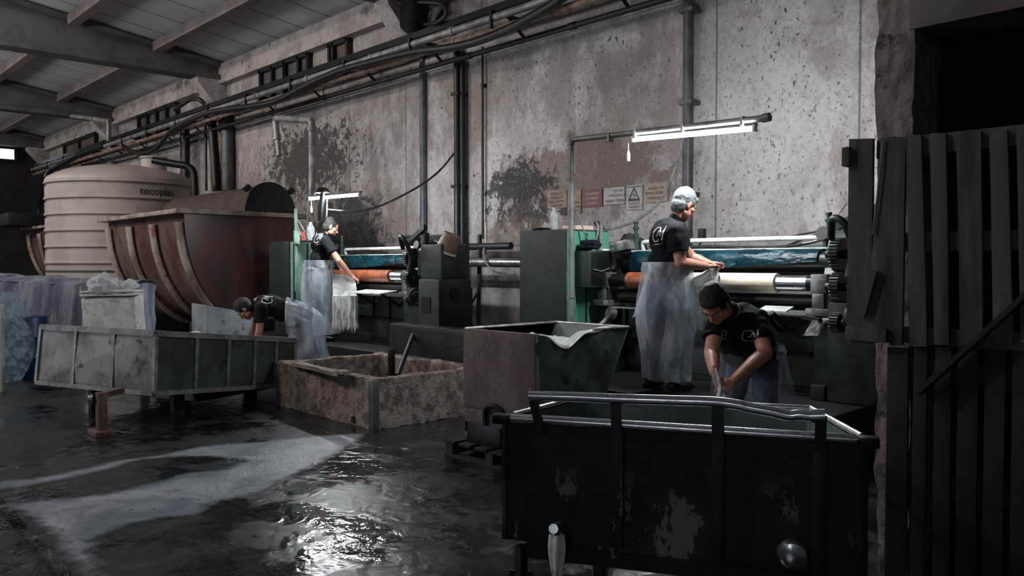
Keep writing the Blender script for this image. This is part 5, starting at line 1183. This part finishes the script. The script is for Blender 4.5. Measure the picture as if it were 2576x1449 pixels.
def head(b, c, fr, beard=False):
    fr = [q * HS for q in fr]; r, f, u = fr; P = lambda x, y, z: c + r * x + f * y + u * z
    ell(b, P(0, -.012, .028), fr, (.074, .096, .092))          # cranium
    ell(b, P(0, .022, -.035), fr, (.060, .068, .078))          # face
    ell(b, P(0, .048, -.092), fr, (.034, .034, .026))          # chin
    ell(b, P(0, .070, .018), fr, (.050, .022, .014))           # brow
    rc(b, P(0, .080, .008), P(0, .101, -.034), .009, .015)     # nose
    ell(b, P(0, .082, -.064), fr, (.024, .011, .007)); ell(b, P(0, .080, -.075), fr, (.022, .011, .008))
    for s in (-1, 1):
        ell(b, P(s * .047, .052, -.020), fr, (.022, .022, .020)); ell(b, P(s * .050, .02, -.065), fr, (.020, .035, .028))
        ell(b, P(s * .078, -.008, -.005), [q * HS for q in frame_of(f * .95 + r * s * .35, u + f * -.15)], (.007, .020, .032)); ell(b, P(s * .076, -.002, -.028), fr, (.007, .011, .012))
def eyes(c, fr, par):
    fr = [q * HS for q in fr]; r, f, u = fr
    for s in (-1, 1):
        m = MB(); ell(m.b, c + r * (s * .032) + f * .078 + u * .000, fr, (.012, .008, .0045), 14); e = m.build('eye', 'print', par)
        m = MB(); ell(m.b, c + r * (s * .032) + f * .085 - u * .0005, fr, (.005, .003, .0035), 10); m.build('iris', 'hairdark', e)
        m = MB(); m.tube([c + r * (s * .012) + f * .0935 + u * .018, c + r * (s * .032) + f * .093 + u * .023, c + r * (s * .052) + f * .078 + u * .016], .0035, 6); m.build('eyebrow', 'hairdark', par)
def hand(b, wr, d, palm, thumb_side, curl=.9, spread=.018):
    """wr wrist, d hand direction, palm = direction the palm faces, thumb_side = direction of the thumb"""
    d = V(d).normalized(); n = V(palm); n = (n - d * n.dot(d)).normalized(); s = V(thumb_side); s = (s - d * s.dot(d) - n * s.dot(n)).normalized()
    pc = wr + d * .045; fr = (s, d, n); ell(b, pc, fr, (.040, .052, .017)); rc(b, wr - d * .02, wr + d * .03, .026, .028, sq=(tuple(n), .7))
    for i, (o, L) in enumerate(((.030, .076), (.010, .084), (-.010, .078), (-.029, .062))):
        p = wr + d * .085 + s * o; a = .15
        for k, (fr_, rr) in enumerate(((.45, .0095), (.32, .0085), (.23, .0078))):
            dd = (d * math.cos(a) + n * math.sin(a) + s * (o * 1.2 * (1 - k * .3))).normalized(); q = p + dd * (L * fr_ * 1.05)
            rc(b, p, q, rr, rr * .9, seg=10); p = q; a += curl * (.85 + .08 * i)
    p = wr + d * .028 + s * .030; q = p + (d * .55 + s * .75 + n * .35).normalized() * .036; rc(b, p, q, .0135, .0115, seg=12)
    q2 = q + (d * .8 + s * .15 + n * .55 * curl).normalized() * .03; rc(b, q, q2, .0112, .0098, seg=12); rc(b, q2, q2 + (d * .75 - s * .15 + n * .6 * curl).normalized() * .024, .0098, .0085, seg=12)
def project_logo(body_me, o, u, v, n, size, par, tail=True):
    bv = BVHTree.FromPolygons([x.co for x in body_me.vertices], [tuple(p.vertices) for p in body_me.polygons])
    u, v, n = V(u).normalized(), V(v).normalized(), V(n).normalized()
    S = [([(.62, .93), (.30, .96), (.08, .78), (.0, .50), (.06, .2), (.24, .02), (.46, .0), (.60, .10)], .06), ([(.36, .34), (.60, .78), (.66, .34), (.98, .86), (1.04, 1.0)], .05), ([(.98, .86), (.90, .40), (.86, .02)], .07), ([(.62, .93), (.70, .60)], .05)]
    if tail: S += [([(-.05, -.2), (.12, -.21)], .02), ([(.2, -.2), (.62, -.22)], .05), ([(.7, -.22), (.86, -.23)], .02)]
    m = MB()
    for pts, w in S:
        q = cat_pts([V((a, b, 0)) for a, b in pts], 5) if len(pts) > 2 else [V((pts[0][0], pts[0][1], 0)).lerp(V((pts[1][0], pts[1][1], 0)), i / 5) for i in range(6)]
        L, Rr = [], []
        for i, p in enumerate(q):
            t = (q[min(i + 1, len(q) - 1)] - q[max(i - 1, 0)]).normalized(); s = V((-t.y, t.x, 0)) * w / 2
            for lst, pp in ((L, p + s), (Rr, p - s)):
                w3 = V(o) + u * ((pp.x - .5) * size) + v * ((pp.y - .5) * size); h = bv.ray_cast(w3 - n * .5, n)
                lst.append(m.b.verts.new((h[0] if h[0] else w3) - n * .0035))
        for i in range(len(q) - 1): m.b.faces.new((L[i], L[i + 1], Rr[i + 1], Rr[i]))
    return m.build('printed_logo', 'print', par)
def person(J, label, hair, group=None, sleeve=.62, bulk=1.0):
    """J: world joints. Builds one continuous body plus hair, shirt, trousers, boots."""
    fr = frame_of(J['hf'], J['hu']); hc = J['head']; b = bmesh.new()
    head(b, hc, fr)
    nb = J['neck']; rc(b, hc - fr[2] * .055 - fr[1] * .02, nb, .053, .058)
    sp = (J['chest'] - J['hip']).normalized(); tf = frame_of(J['tf'], sp)     # torso frame
    sp = tf[2]; shR, shL, hip, ch = J['shR'], J['shL'], J['hip'], J['chest']
    ell(b, ch, tf, (.165, .115, .17)); ell(b, hip.lerp(ch, .5), tf, (.145, .110, .17)); ell(b, hip, tf, (.160, .115, .13))
    rc(b, nb - sp * .02, ch, .075, .10); rc(b, shR.lerp(nb, .2), shL.lerp(nb, .2), .058, .058)
    for S, E, Wr in (('shR', 'elR', 'wrR'), ('shL', 'elL', 'wrL')):
        k_ = bulk ** .8; rc(b, J[S], J[E], .058 * k_, .044 * k_); rc(b, J[E], J[E].lerp(J[Wr], .35), .045 * k_, .045 * k_); rc(b, J[E].lerp(J[Wr], .35), J[Wr], .045 * k_, .028 * k_)
    for Hh, K, A, T in (('hpR', 'knR', 'anR', 'tR'), ('hpL', 'knL', 'anL', 'tL')):
        rc(b, J[Hh], J[K], .082, .054); rc(b, J[K], J[K].lerp(J[A], .3), .055, .055); rc(b, J[K].lerp(J[A], .3), J[A], .055, .036); rc(b, J[A], J[A] + J[T].normalized() * .05 - V((0, 0, .045)), .036, .03)
    for k in ('R', 'L'): hand(b, J['wr' + k], J['hd' + k], J['hp_' + k], J['th' + k], J.get('curl', .9))
    me = evalmesh(b, .0045, 3); body = link('person', me, 'skin'); tag(body, label, 'person', group)
    eyes(hc, fr, body)
    # hair
    b = bmesh.new(); fu_ = fr; fr = [q * HS for q in fr]; r, f, u = fr; P = lambda x, y, z: hc + r * x + f * y + u * z
    h = hair['h']
    ell(b, P(0, -.020, .036 + h * .3), fr, (.079 + h * .4, .098 + h * .2, .088 + h))
    if hair.get('sides', True): ell(b, P(0, -.045, -.02), fr, (.077, .066, .078))
    if hair.get('front'): ell(b, P(0, .055, .075), fr, (.055, .035, .030))
    hm = evalmesh(b, .005, 2)
    bb = bmesh.new(); bb.from_mesh(hm)
    for v in bb.verts: v.co += noise.noise_vector(v.co * 55) * .003 + noise.noise_vector(v.co * 22) * .004
    # keep the face free
    dl = [v for v in bb.verts if (v.co - hc).dot(f) > .063 and (v.co - hc).dot(u) < .063 or ((v.co - hc).dot(f) > .012 and (v.co - hc).dot(u) < -.005)]
    bmesh.ops.delete(bb, geom=dl, context='VERTS'); bb.to_mesh(hm); bb.free()
    for p in hm.polygons: p.use_smooth = True
    link('hair', hm, hair['mat'], body)
    if hair.get('beard'):
        b = bmesh.new(); ell(b, P(0, .035, -.088), fr, (.052, .054, .036)); ell(b, P(0, .012, -.06), fr, (.066, .05, .035)); ell(b, P(0, .078, -.052), fr, (.03, .014, .006)); link('beard', evalmesh(b, .005, 2), 'hairdark', body)
    fr = fu_
    # shirt
    b = bmesh.new()
    B = bulk; ell(b, ch, tf, (.182 * B, .134 * B, .185)); ell(b, hip.lerp(ch, .5), tf, (.175 * B, .142 * B, .18)); ell(b, hip.lerp(ch, .3), tf, (.182 * B, .148 * B, .12))
    rc(b, nb - sp * .012, ch, .078, .13, flat0=True); rc(b, shR.lerp(nb, .1), shL.lerp(nb, .1), .076, .076)
    for S, E in (('shR', 'elR'), ('shL', 'elL')):
        rc(b, J[S], J[S].lerp(J[E], sleeve), .078 * B ** .5, .080 * B ** .5, flat1=True)
    sm = evalmesh(b, .008, 5)
    for v in sm.vertices:
        v.co += V((1, 1, .4)) * 0 + noise.noise_vector(v.co * 9) * .014 + noise.noise_vector(v.co * 22) * .006
    so = link('shirt', sm, 'shirt', body)
    m = MB(); cax = (hc - fr[2] * .06 - nb).normalized(); m.lathe([(.066, -.03), (.072, .0), (.066, .032), (.061, .033), (.066, .0), (.060, -.03)], nb + cax * .012, cax, 28)
    m.build('collar', 'shirt', so)
    # trousers and boots
    b = bmesh.new(); ell(b, hip - sp * .02, tf, (.172, .126, .13))
    for Hh, K, A in (('hpR', 'knR', 'anR'), ('hpL', 'knL', 'anL')):
        rc(b, J[Hh], J[K], .098, .074); rc(b, J[K], J[A] - (J[A] - J[K]).normalized() * .0, .074, .066, flat1=True)
    tm = evalmesh(b, .009, 5)
    for v in tm.vertices: v.co += noise.noise_vector(v.co * 12) * .012
    link('trousers', tm, 'jeans', body)
    for A, T in (('anR', 'tR'), ('anL', 'tL')):
        b = bmesh.new(); a = J[A]; t_ = J[T].normalized(); fr2 = frame_of(t_, (0, 0, 1)); z0 = a.z - .09
        rc(b, a + V((0, 0, .16)), a - V((0, 0, .03)), .056, .05, flat0=True); ell(b, a + t_ * .05 - V((0, 0, .052)), fr2, (.05, .135, .042)); ell(b, a + t_ * .12 - V((0, 0, .055)), fr2, (.046, .06, .032)); ell(b, a - t_ * .02 - V((0, 0, .05)), fr2, (.042, .05, .04))
        link('boot', evalmesh(b, .008, 3), 'boot', body)
    return body, sm, tf
def apron(par, fn, nu=90, nv=70, closeu=False, mat='apron'):
    m = MB(); m.grid(fn, nu, nv, 0, closeu); return m.build('apron', mat, par, True, 180)
def wrapskirt(par, w, knee, hem, fwd, flare, slit=.0, seed=0, top=(.243, .212), rot=0, mat='apron'):
    """plastic apron wrapped round the hips: w waist centre, hem centre, flare radii"""
    fr = frame_of(fwd, (0, 0, 1))
    def f(u, v):
        a = rot + slit * math.pi + u * (2 - 2 * slit) * math.pi
        c = w * (1 - v) ** 2 + knee * 2 * v * (1 - v) + hem * v * v
        k = v ** .8; g_ = .035 * math.sin(math.pi * min(1, v * 1.15)) ** 2; rx = top[0] * (1 - k) + flare[0] * k + g_; ry = top[1] * (1 - k) + flare[1] * k + g_
        fold = 1 + (.02 + .07 * v) * math.sin(a * 7 + seed + 3 * v) + .07 * noise.noise(V((math.cos(a) * 1.7, math.sin(a) * 1.7, v * 1.4 + seed))) + (.10 * math.exp(-((v - .07) / .06) ** 2)) * noise.noise(V((a * 2.4, v * 30, seed)))
        return c + fr[0] * (math.cos(a) * rx * fold) + fr[1] * (math.sin(a) * ry * fold) + V((0, 0, .02 * noise.noise(V((a * 2, seed, 1))) * v))
    return apron(par, f, mat=mat)
PZ = .5
# ---- silver-haired worker at the right press (seen from behind, his right side towards us)
f_ = (RGT * .93 + FWD * .40).normalized(); rt = f_.cross(V((0, 0, 1)))
c0 = aD(1672, 700, 7.15); ground = V((c0.x, c0.y, PZ))
hip = aD(1680, 694, 7.15); hip.z = PZ + .93
Jt = dict(head=aD(1722, 516, 7.15), hf=f_ * .86 - V((0, 0, .45)), hu=V((0, 0, 1)) + f_ * .35, neck=aD(1700, 556, 7.15), chest=aD(1684, 600, 7.15), hip=hip, tf=f_,
          shR=aD(1704, 584, 6.97), shL=aD(1672, 580, 7.34), elR=aD(1712, 662, 6.93), elL=aD(1742, 650, 7.36), wrR=aD(1776, 670, 7.02), wrL=aD(1782, 662, 7.22),
          hdR=RGT * .95 + FWD * .35 + V((0, 0, .05)), hp_R=V((0, 0, -1)), thR=-f_ * .1 + RGT * .2 + FWD * .9, hdL=RGT * .95 - FWD * .15, hp_L=V((0, 0, -1)), thL=-FWD, curl=1.25)
for s, k in ((1, 'R'), (-1, 'L')):
    Jt['hp' + k] = hip + rt * (.09 * s) - V((0, 0, .03)); Jt['kn' + k] = ground + rt * (.11 * s) + f_ * (.06 if s > 0 else -.02) + V((0, 0, .50)); Jt['an' + k] = ground + rt * (.12 * s) + f_ * (.03 if s > 0 else -.08) + V((0, 0, .09)); Jt['t' + k] = f_ + rt * s * .2
bd, sm, tf = person(Jt, 'silver-haired person in black polo and clear plastic apron, standing at the right press', dict(h=.016, mat='hairgrey', front=True), bulk=1.18)
lo = aD(1652, 588, 7.0); project_logo(sm, lo, RGT * 1 + FWD * -.45 + V((0, 0, .12)), V((0, 0, 1)) + RGT * .1, (FWD * .9 + RGT * .45), .125, bd)
wrapskirt(bd, hip + V((0, 0, .19)), hip - V((0, 0, .35)) - RGT * .02, V((ground.x, ground.y, PZ + .09)) + RGT * .03, f_, (.225, .195), 0, 2)
m = MB(); k1 = aD(1648, 668, 6.95); m.grid(lambda u, v: k1 + RGT * (-.02 - .17 * v * (1 - abs(u - .5)) + .08 * (u - .5)) + FWD * (.1 * u) + V((0, 0, -.42 * v + .03 * math.sin(u * 9))), 14, 24); m.build('apron_tail', 'apron', bd)
# ---- worker at the left press
f_ = (RGT * .97 + FWD * .25).normalized(); rt = f_.cross(V((0, 0, 1)))
hip = aD(803, 692, 11.75); hip.z = PZ + .94; ground = V((hip.x, hip.y, PZ))
Jt = dict(head=aD(833, 571, 11.75), hf=f_ * .88 - V((0, 0, .42)), hu=V((0, 0, 1)) + f_ * .3, neck=aD(818, 592, 11.75), chest=aD(807, 616, 11.75), hip=hip, tf=f_,
          shR=aD(820, 607, 11.56), shL=aD(812, 604, 11.94), elR=aD(852, 656, 11.45), elL=aD(850, 650, 12.05), wrR=aD(884, 694, 11.55), wrL=aD(868, 694, 12.0),
          hdR=RGT * .8 + FWD * .3 - V((0, 0, .55)), hp_R=V((0, 0, -1)) + FWD * .4, thR=FWD, hdL=RGT * .8 - V((0, 0, .5)), hp_L=V((0, 0, -1)), thL=-FWD, curl=.7)
for s, k in ((1, 'R'), (-1, 'L')):
    Jt['hp' + k] = hip + rt * (.09 * s) - V((0, 0, .03)); Jt['kn' + k] = ground + rt * (.11 * s) + f_ * (.08 if s > 0 else .02) + V((0, 0, .50)); Jt['an' + k] = ground + rt * (.12 * s) + f_ * (.04 if s > 0 else -.1) + V((0, 0, .09)); Jt['t' + k] = f_ + rt * s * .2
bd, sm, tf = person(Jt, 'bearded short-haired person in black polo and plastic apron, reaching into the left press', dict(h=.004, mat='hairdark', beard=True))
project_logo(sm, aD(788, 598, 11.5), RGT * 1 - FWD * .4 + V((0, 0, .25)), V((0, 0, 1)) - RGT * .1, FWD * .9 + RGT * .45, .13, bd)
wrapskirt(bd, hip + V((0, 0, .22)), hip - V((0, 0, .35)) - RGT * .03, V((ground.x, ground.y, PZ + .1)) + RGT * .08, f_, (.23, .21), 0, 5)
# ---- person bending over the tray cart (facing left)
f_ = (-RGT * .98 - FWD * .15).normalized(); rt = f_.cross(V((0, 0, 1)))
hip = aD(757, 790, 10.25); ground = V((hip.x, hip.y, 0)); 
Jt = dict(head=aD(616, 778, 10.15), hf=f_ * .55 - V((0, 0, .84)), hu=f_ * .8 + V((0, 0, .55)), neck=aD(644, 763, 10.2), chest=aD(676, 768, 10.22), hip=hip, tf=V((0, 0, -1)) + FWD * .4 + f_ * .1,
          shL=aD(657, 777, 10.02), shR=aD(655, 757, 10.4), elL=aD(652, 834, 9.98), elR=aD(640, 822, 10.45), wrL=aD(640, 880, 10.0), wrR=aD(622, 872, 10.5),
          hdL=V((0, 0, -1)) + f_ * .3, hp_L=FWD, thL=f_, hdR=V((0, 0, -1)) + f_ * .3, hp_R=-FWD, thR=f_, curl=.6)
for s, k in ((1, 'R'), (-1, 'L')):
    bk_ = .26 if s < 0 else .06
    Jt['hp' + k] = hip + rt * (.09 * s) - f_ * .02 - V((0, 0, .03)); Jt['kn' + k] = ground + rt * (.10 * s) - f_ * (.14 if s < 0 else .0) + V((0, 0, .52)); Jt['an' + k] = ground + rt * (.12 * s) - f_ * bk_ + V((0, 0, .09)); Jt['t' + k] = f_ + rt * s * .2
bd, sm, tf = person(Jt, 'dark-haired person in black polo bending far over the tray cart', dict(h=.012, mat='hairdark'), sleeve=.6)
project_logo(sm, aD(668, 743, 10.05), V((0, 0, .75)) + FWD * .6, -RGT, FWD * .75 - V((0, 0, .66)), .13, bd, False)
def ap3(u, v):
    a = (u) * 2 * math.pi; c = (hip + f_ * .17) .lerp(hip - f_ * .06 - V((0, 0, .12)), min(1, v * 4)) if v < .25 else (hip - f_ * .06 - V((0, 0, .12))).lerp(V((ground.x, ground.y, .22)) - f_ * .12, (v - .25) / .75)
    k = max(0, min(1, (v - .05) / .3)); ax = (f_ * -1 * (1 - k) + V((0, 0, -1)) * k).normalized(); s_ = ax.cross(rt).normalized()
    fo = 1 + .05 * math.sin(a * 6 + v * 5) + .12 * noise.noise(V((math.cos(a) * 2, math.sin(a) * 2, v * 4)))
    return c + rt * (math.cos(a) * (.235 + .0 * v) * fo) + s_ * (math.sin(a) * (.215 + .04 * v) * fo)
apron(bd, ap3, 80, 70, True)
# ---- dark-haired person bending towards us by the tub cart
D_ = 5.75
f_ = (-RGT * .55 - FWD * .83).normalized(); rt = f_.cross(V((0, 0, 1)))     # his right hand is on our left
hip = aD(1893, 902, 5.92); ground = V((hip.x, hip.y, 0))
Jt = dict(head=aD(1799, 766, 5.52), hf=f_ * .62 - V((0, 0, .78)) - RGT * .1, hu=f_ * .75 + V((0, 0, .62)) - RGT * .1, neck=aD(1836, 782, 5.62), chest=aD(1862, 822, 5.72), hip=hip, tf=f_ * .72 - V((0, 0, .62)),
          shR=aD(1805, 806, 5.66), shL=aD(1904, 806, 5.60), elR=aD(1790, 884, 5.50), elL=aD(1925, 888, 5.42), wrR=aD(1796, 936, 5.20), wrL=aD(1847, 956, 5.16),
          hdR=V((0, 0, -1)) - FWD * .35 + RGT * .1, hp_R=RGT * .9 - FWD * .3, thR=-FWD * .8 + RGT * .1, hdL=-RGT * .75 - V((0, 0, .6)) - FWD * .1, hp_L=-FWD * .2 - V((0, 0, .6)) + FWD * .9, thL=-RGT * .2 + V((0, 0, 1)) - FWD * .3, curl=1.0)
for s, k in ((1, 'R'), (-1, 'L')):
    Jt['hp' + k] = hip + rt * (.09 * s) - V((0, 0, .03)); Jt['kn' + k] = ground + rt * (.13 * s) + f_ * .10 + V((0, 0, .5)); Jt['an' + k] = ground + rt * (.15 * s) + V((0, 0, .09)); Jt['t' + k] = f_ + rt * s * .25
bd, sm, tf = person(Jt, 'dark-haired person in black polo leaning forward, pulling a white hide from the tub cart', dict(h=.02, mat='hairdark', front=True), sleeve=.62, bulk=1.15)
project_logo(sm, aD(1838, 846, 5.4), RGT, V((0, 0, 1)) - FWD * .1, FWD, .062, bd, False)
project_logo(sm, aD(1899, 848, 5.4), RGT * 1 + V((0, 0, .25)), V((0, 0, 1)) - RGT * .1, FWD, .075, bd, False)
wrapskirt(bd, hip + V((0, 0, .12)) + f_ * .06, hip - V((0, 0, .35)), V((ground.x, ground.y, .2)), f_, (.26, .22), 0, 9, mat='apronthin')
# hides in hand
def strip(n, pts, w, label, mat='whitehide', side=RGT, seed=0, th=.006):
    P = cat_pts(pts, 8); N = len(P)
    ww = cat_pts([V((x, 0, 0)) for x in w], 8) if isinstance(w, list) else None
    def f(u, v):
        i = min(N - 1, int(v * (N - 1) + .5)); k = (u - .5) * 2; wd_ = ww[min(len(ww) - 1, int(v * (len(ww) - 1) + .5))].x if ww else w
        return P[i] + side * (k * wd_ / 2) + FWD * (.02 * math.sin(k * 4 + v * 6 + seed) + .012 * noise.noise(V((k * 3, v * 9, seed)))) + V((0, 0, .012 * noise.noise(V((k * 4, v * 3, seed + 4)))))
    m = MB(); m.grid(f, 18, N, th); return tag(m.build(n, mat), label, 'hide')
strip('white_hide', [aD(1797, 925, 5.13), aD(1806, 955, 5.08), aD(1813, 975, 5.05), aD(1812, 1000, 4.9), aD(1800, 1030, 4.0), aD(1792, 1090, 3.8)], [.03, .05, .03, .05, .08, .05], 'twisted white hide pulled out of the tub cart', seed=3)
strip('white_hide', [aD(1792, 676, 7.1), aD(1775, 705, 7.12), aD(1765, 735, 7.15), aD(1758, 765, 7.2), aD(1750, 800, 7.25), aD(1748, 838, 7.3)], [.07, .26, .22, .16, .18, .12], 'white hide hanging from the silver-haired worker’s hands'.replace('’s hands', ' hands'), seed=1)
t3 = [aD(1800, 678, 7.05), aD(1796, 715, 7.0), aD(1786, 755, 7.0), aD(1780, 800, 7.05), aD(1766, 830, 7.1)]
strip('white_hide', t3, [.05, .06, .1, .14, .05], 'narrow twisted hide beside the larger hide at the right press', seed=7)
strip('white_hide', [aD(862, 690, 11.6), aD(866, 715, 11.55), aD(868, 740, 11.5), aD(866, 748, 11.4)], [.3, .34, .34, .3], 'wet white hide going into the left press rollers', seed=4)
def fringe():
    m = MB(); n = 11
    def f(u, v):
        x = (u - .5) * .36; L = .5 + .06 * noise.noise(V((u * 14, 1, 1)))
        return aD(868, 744, 11.36) + RGT * (x + .02 * noise.noise(V((u * 5, v * 4, 1)))) + FWD * (.03 * math.sin(u * 26)) * (.4 + v) + V((0, 0, -L * v + (.05 * abs(math.sin(u * n * math.pi)) if v > .95 else 0)))
    m.grid(f, 90, 30, .006); tag(m.build('hanging_hide', 'whitehide'), 'ragged white hide hanging below the left press table', 'hide')
fringe()
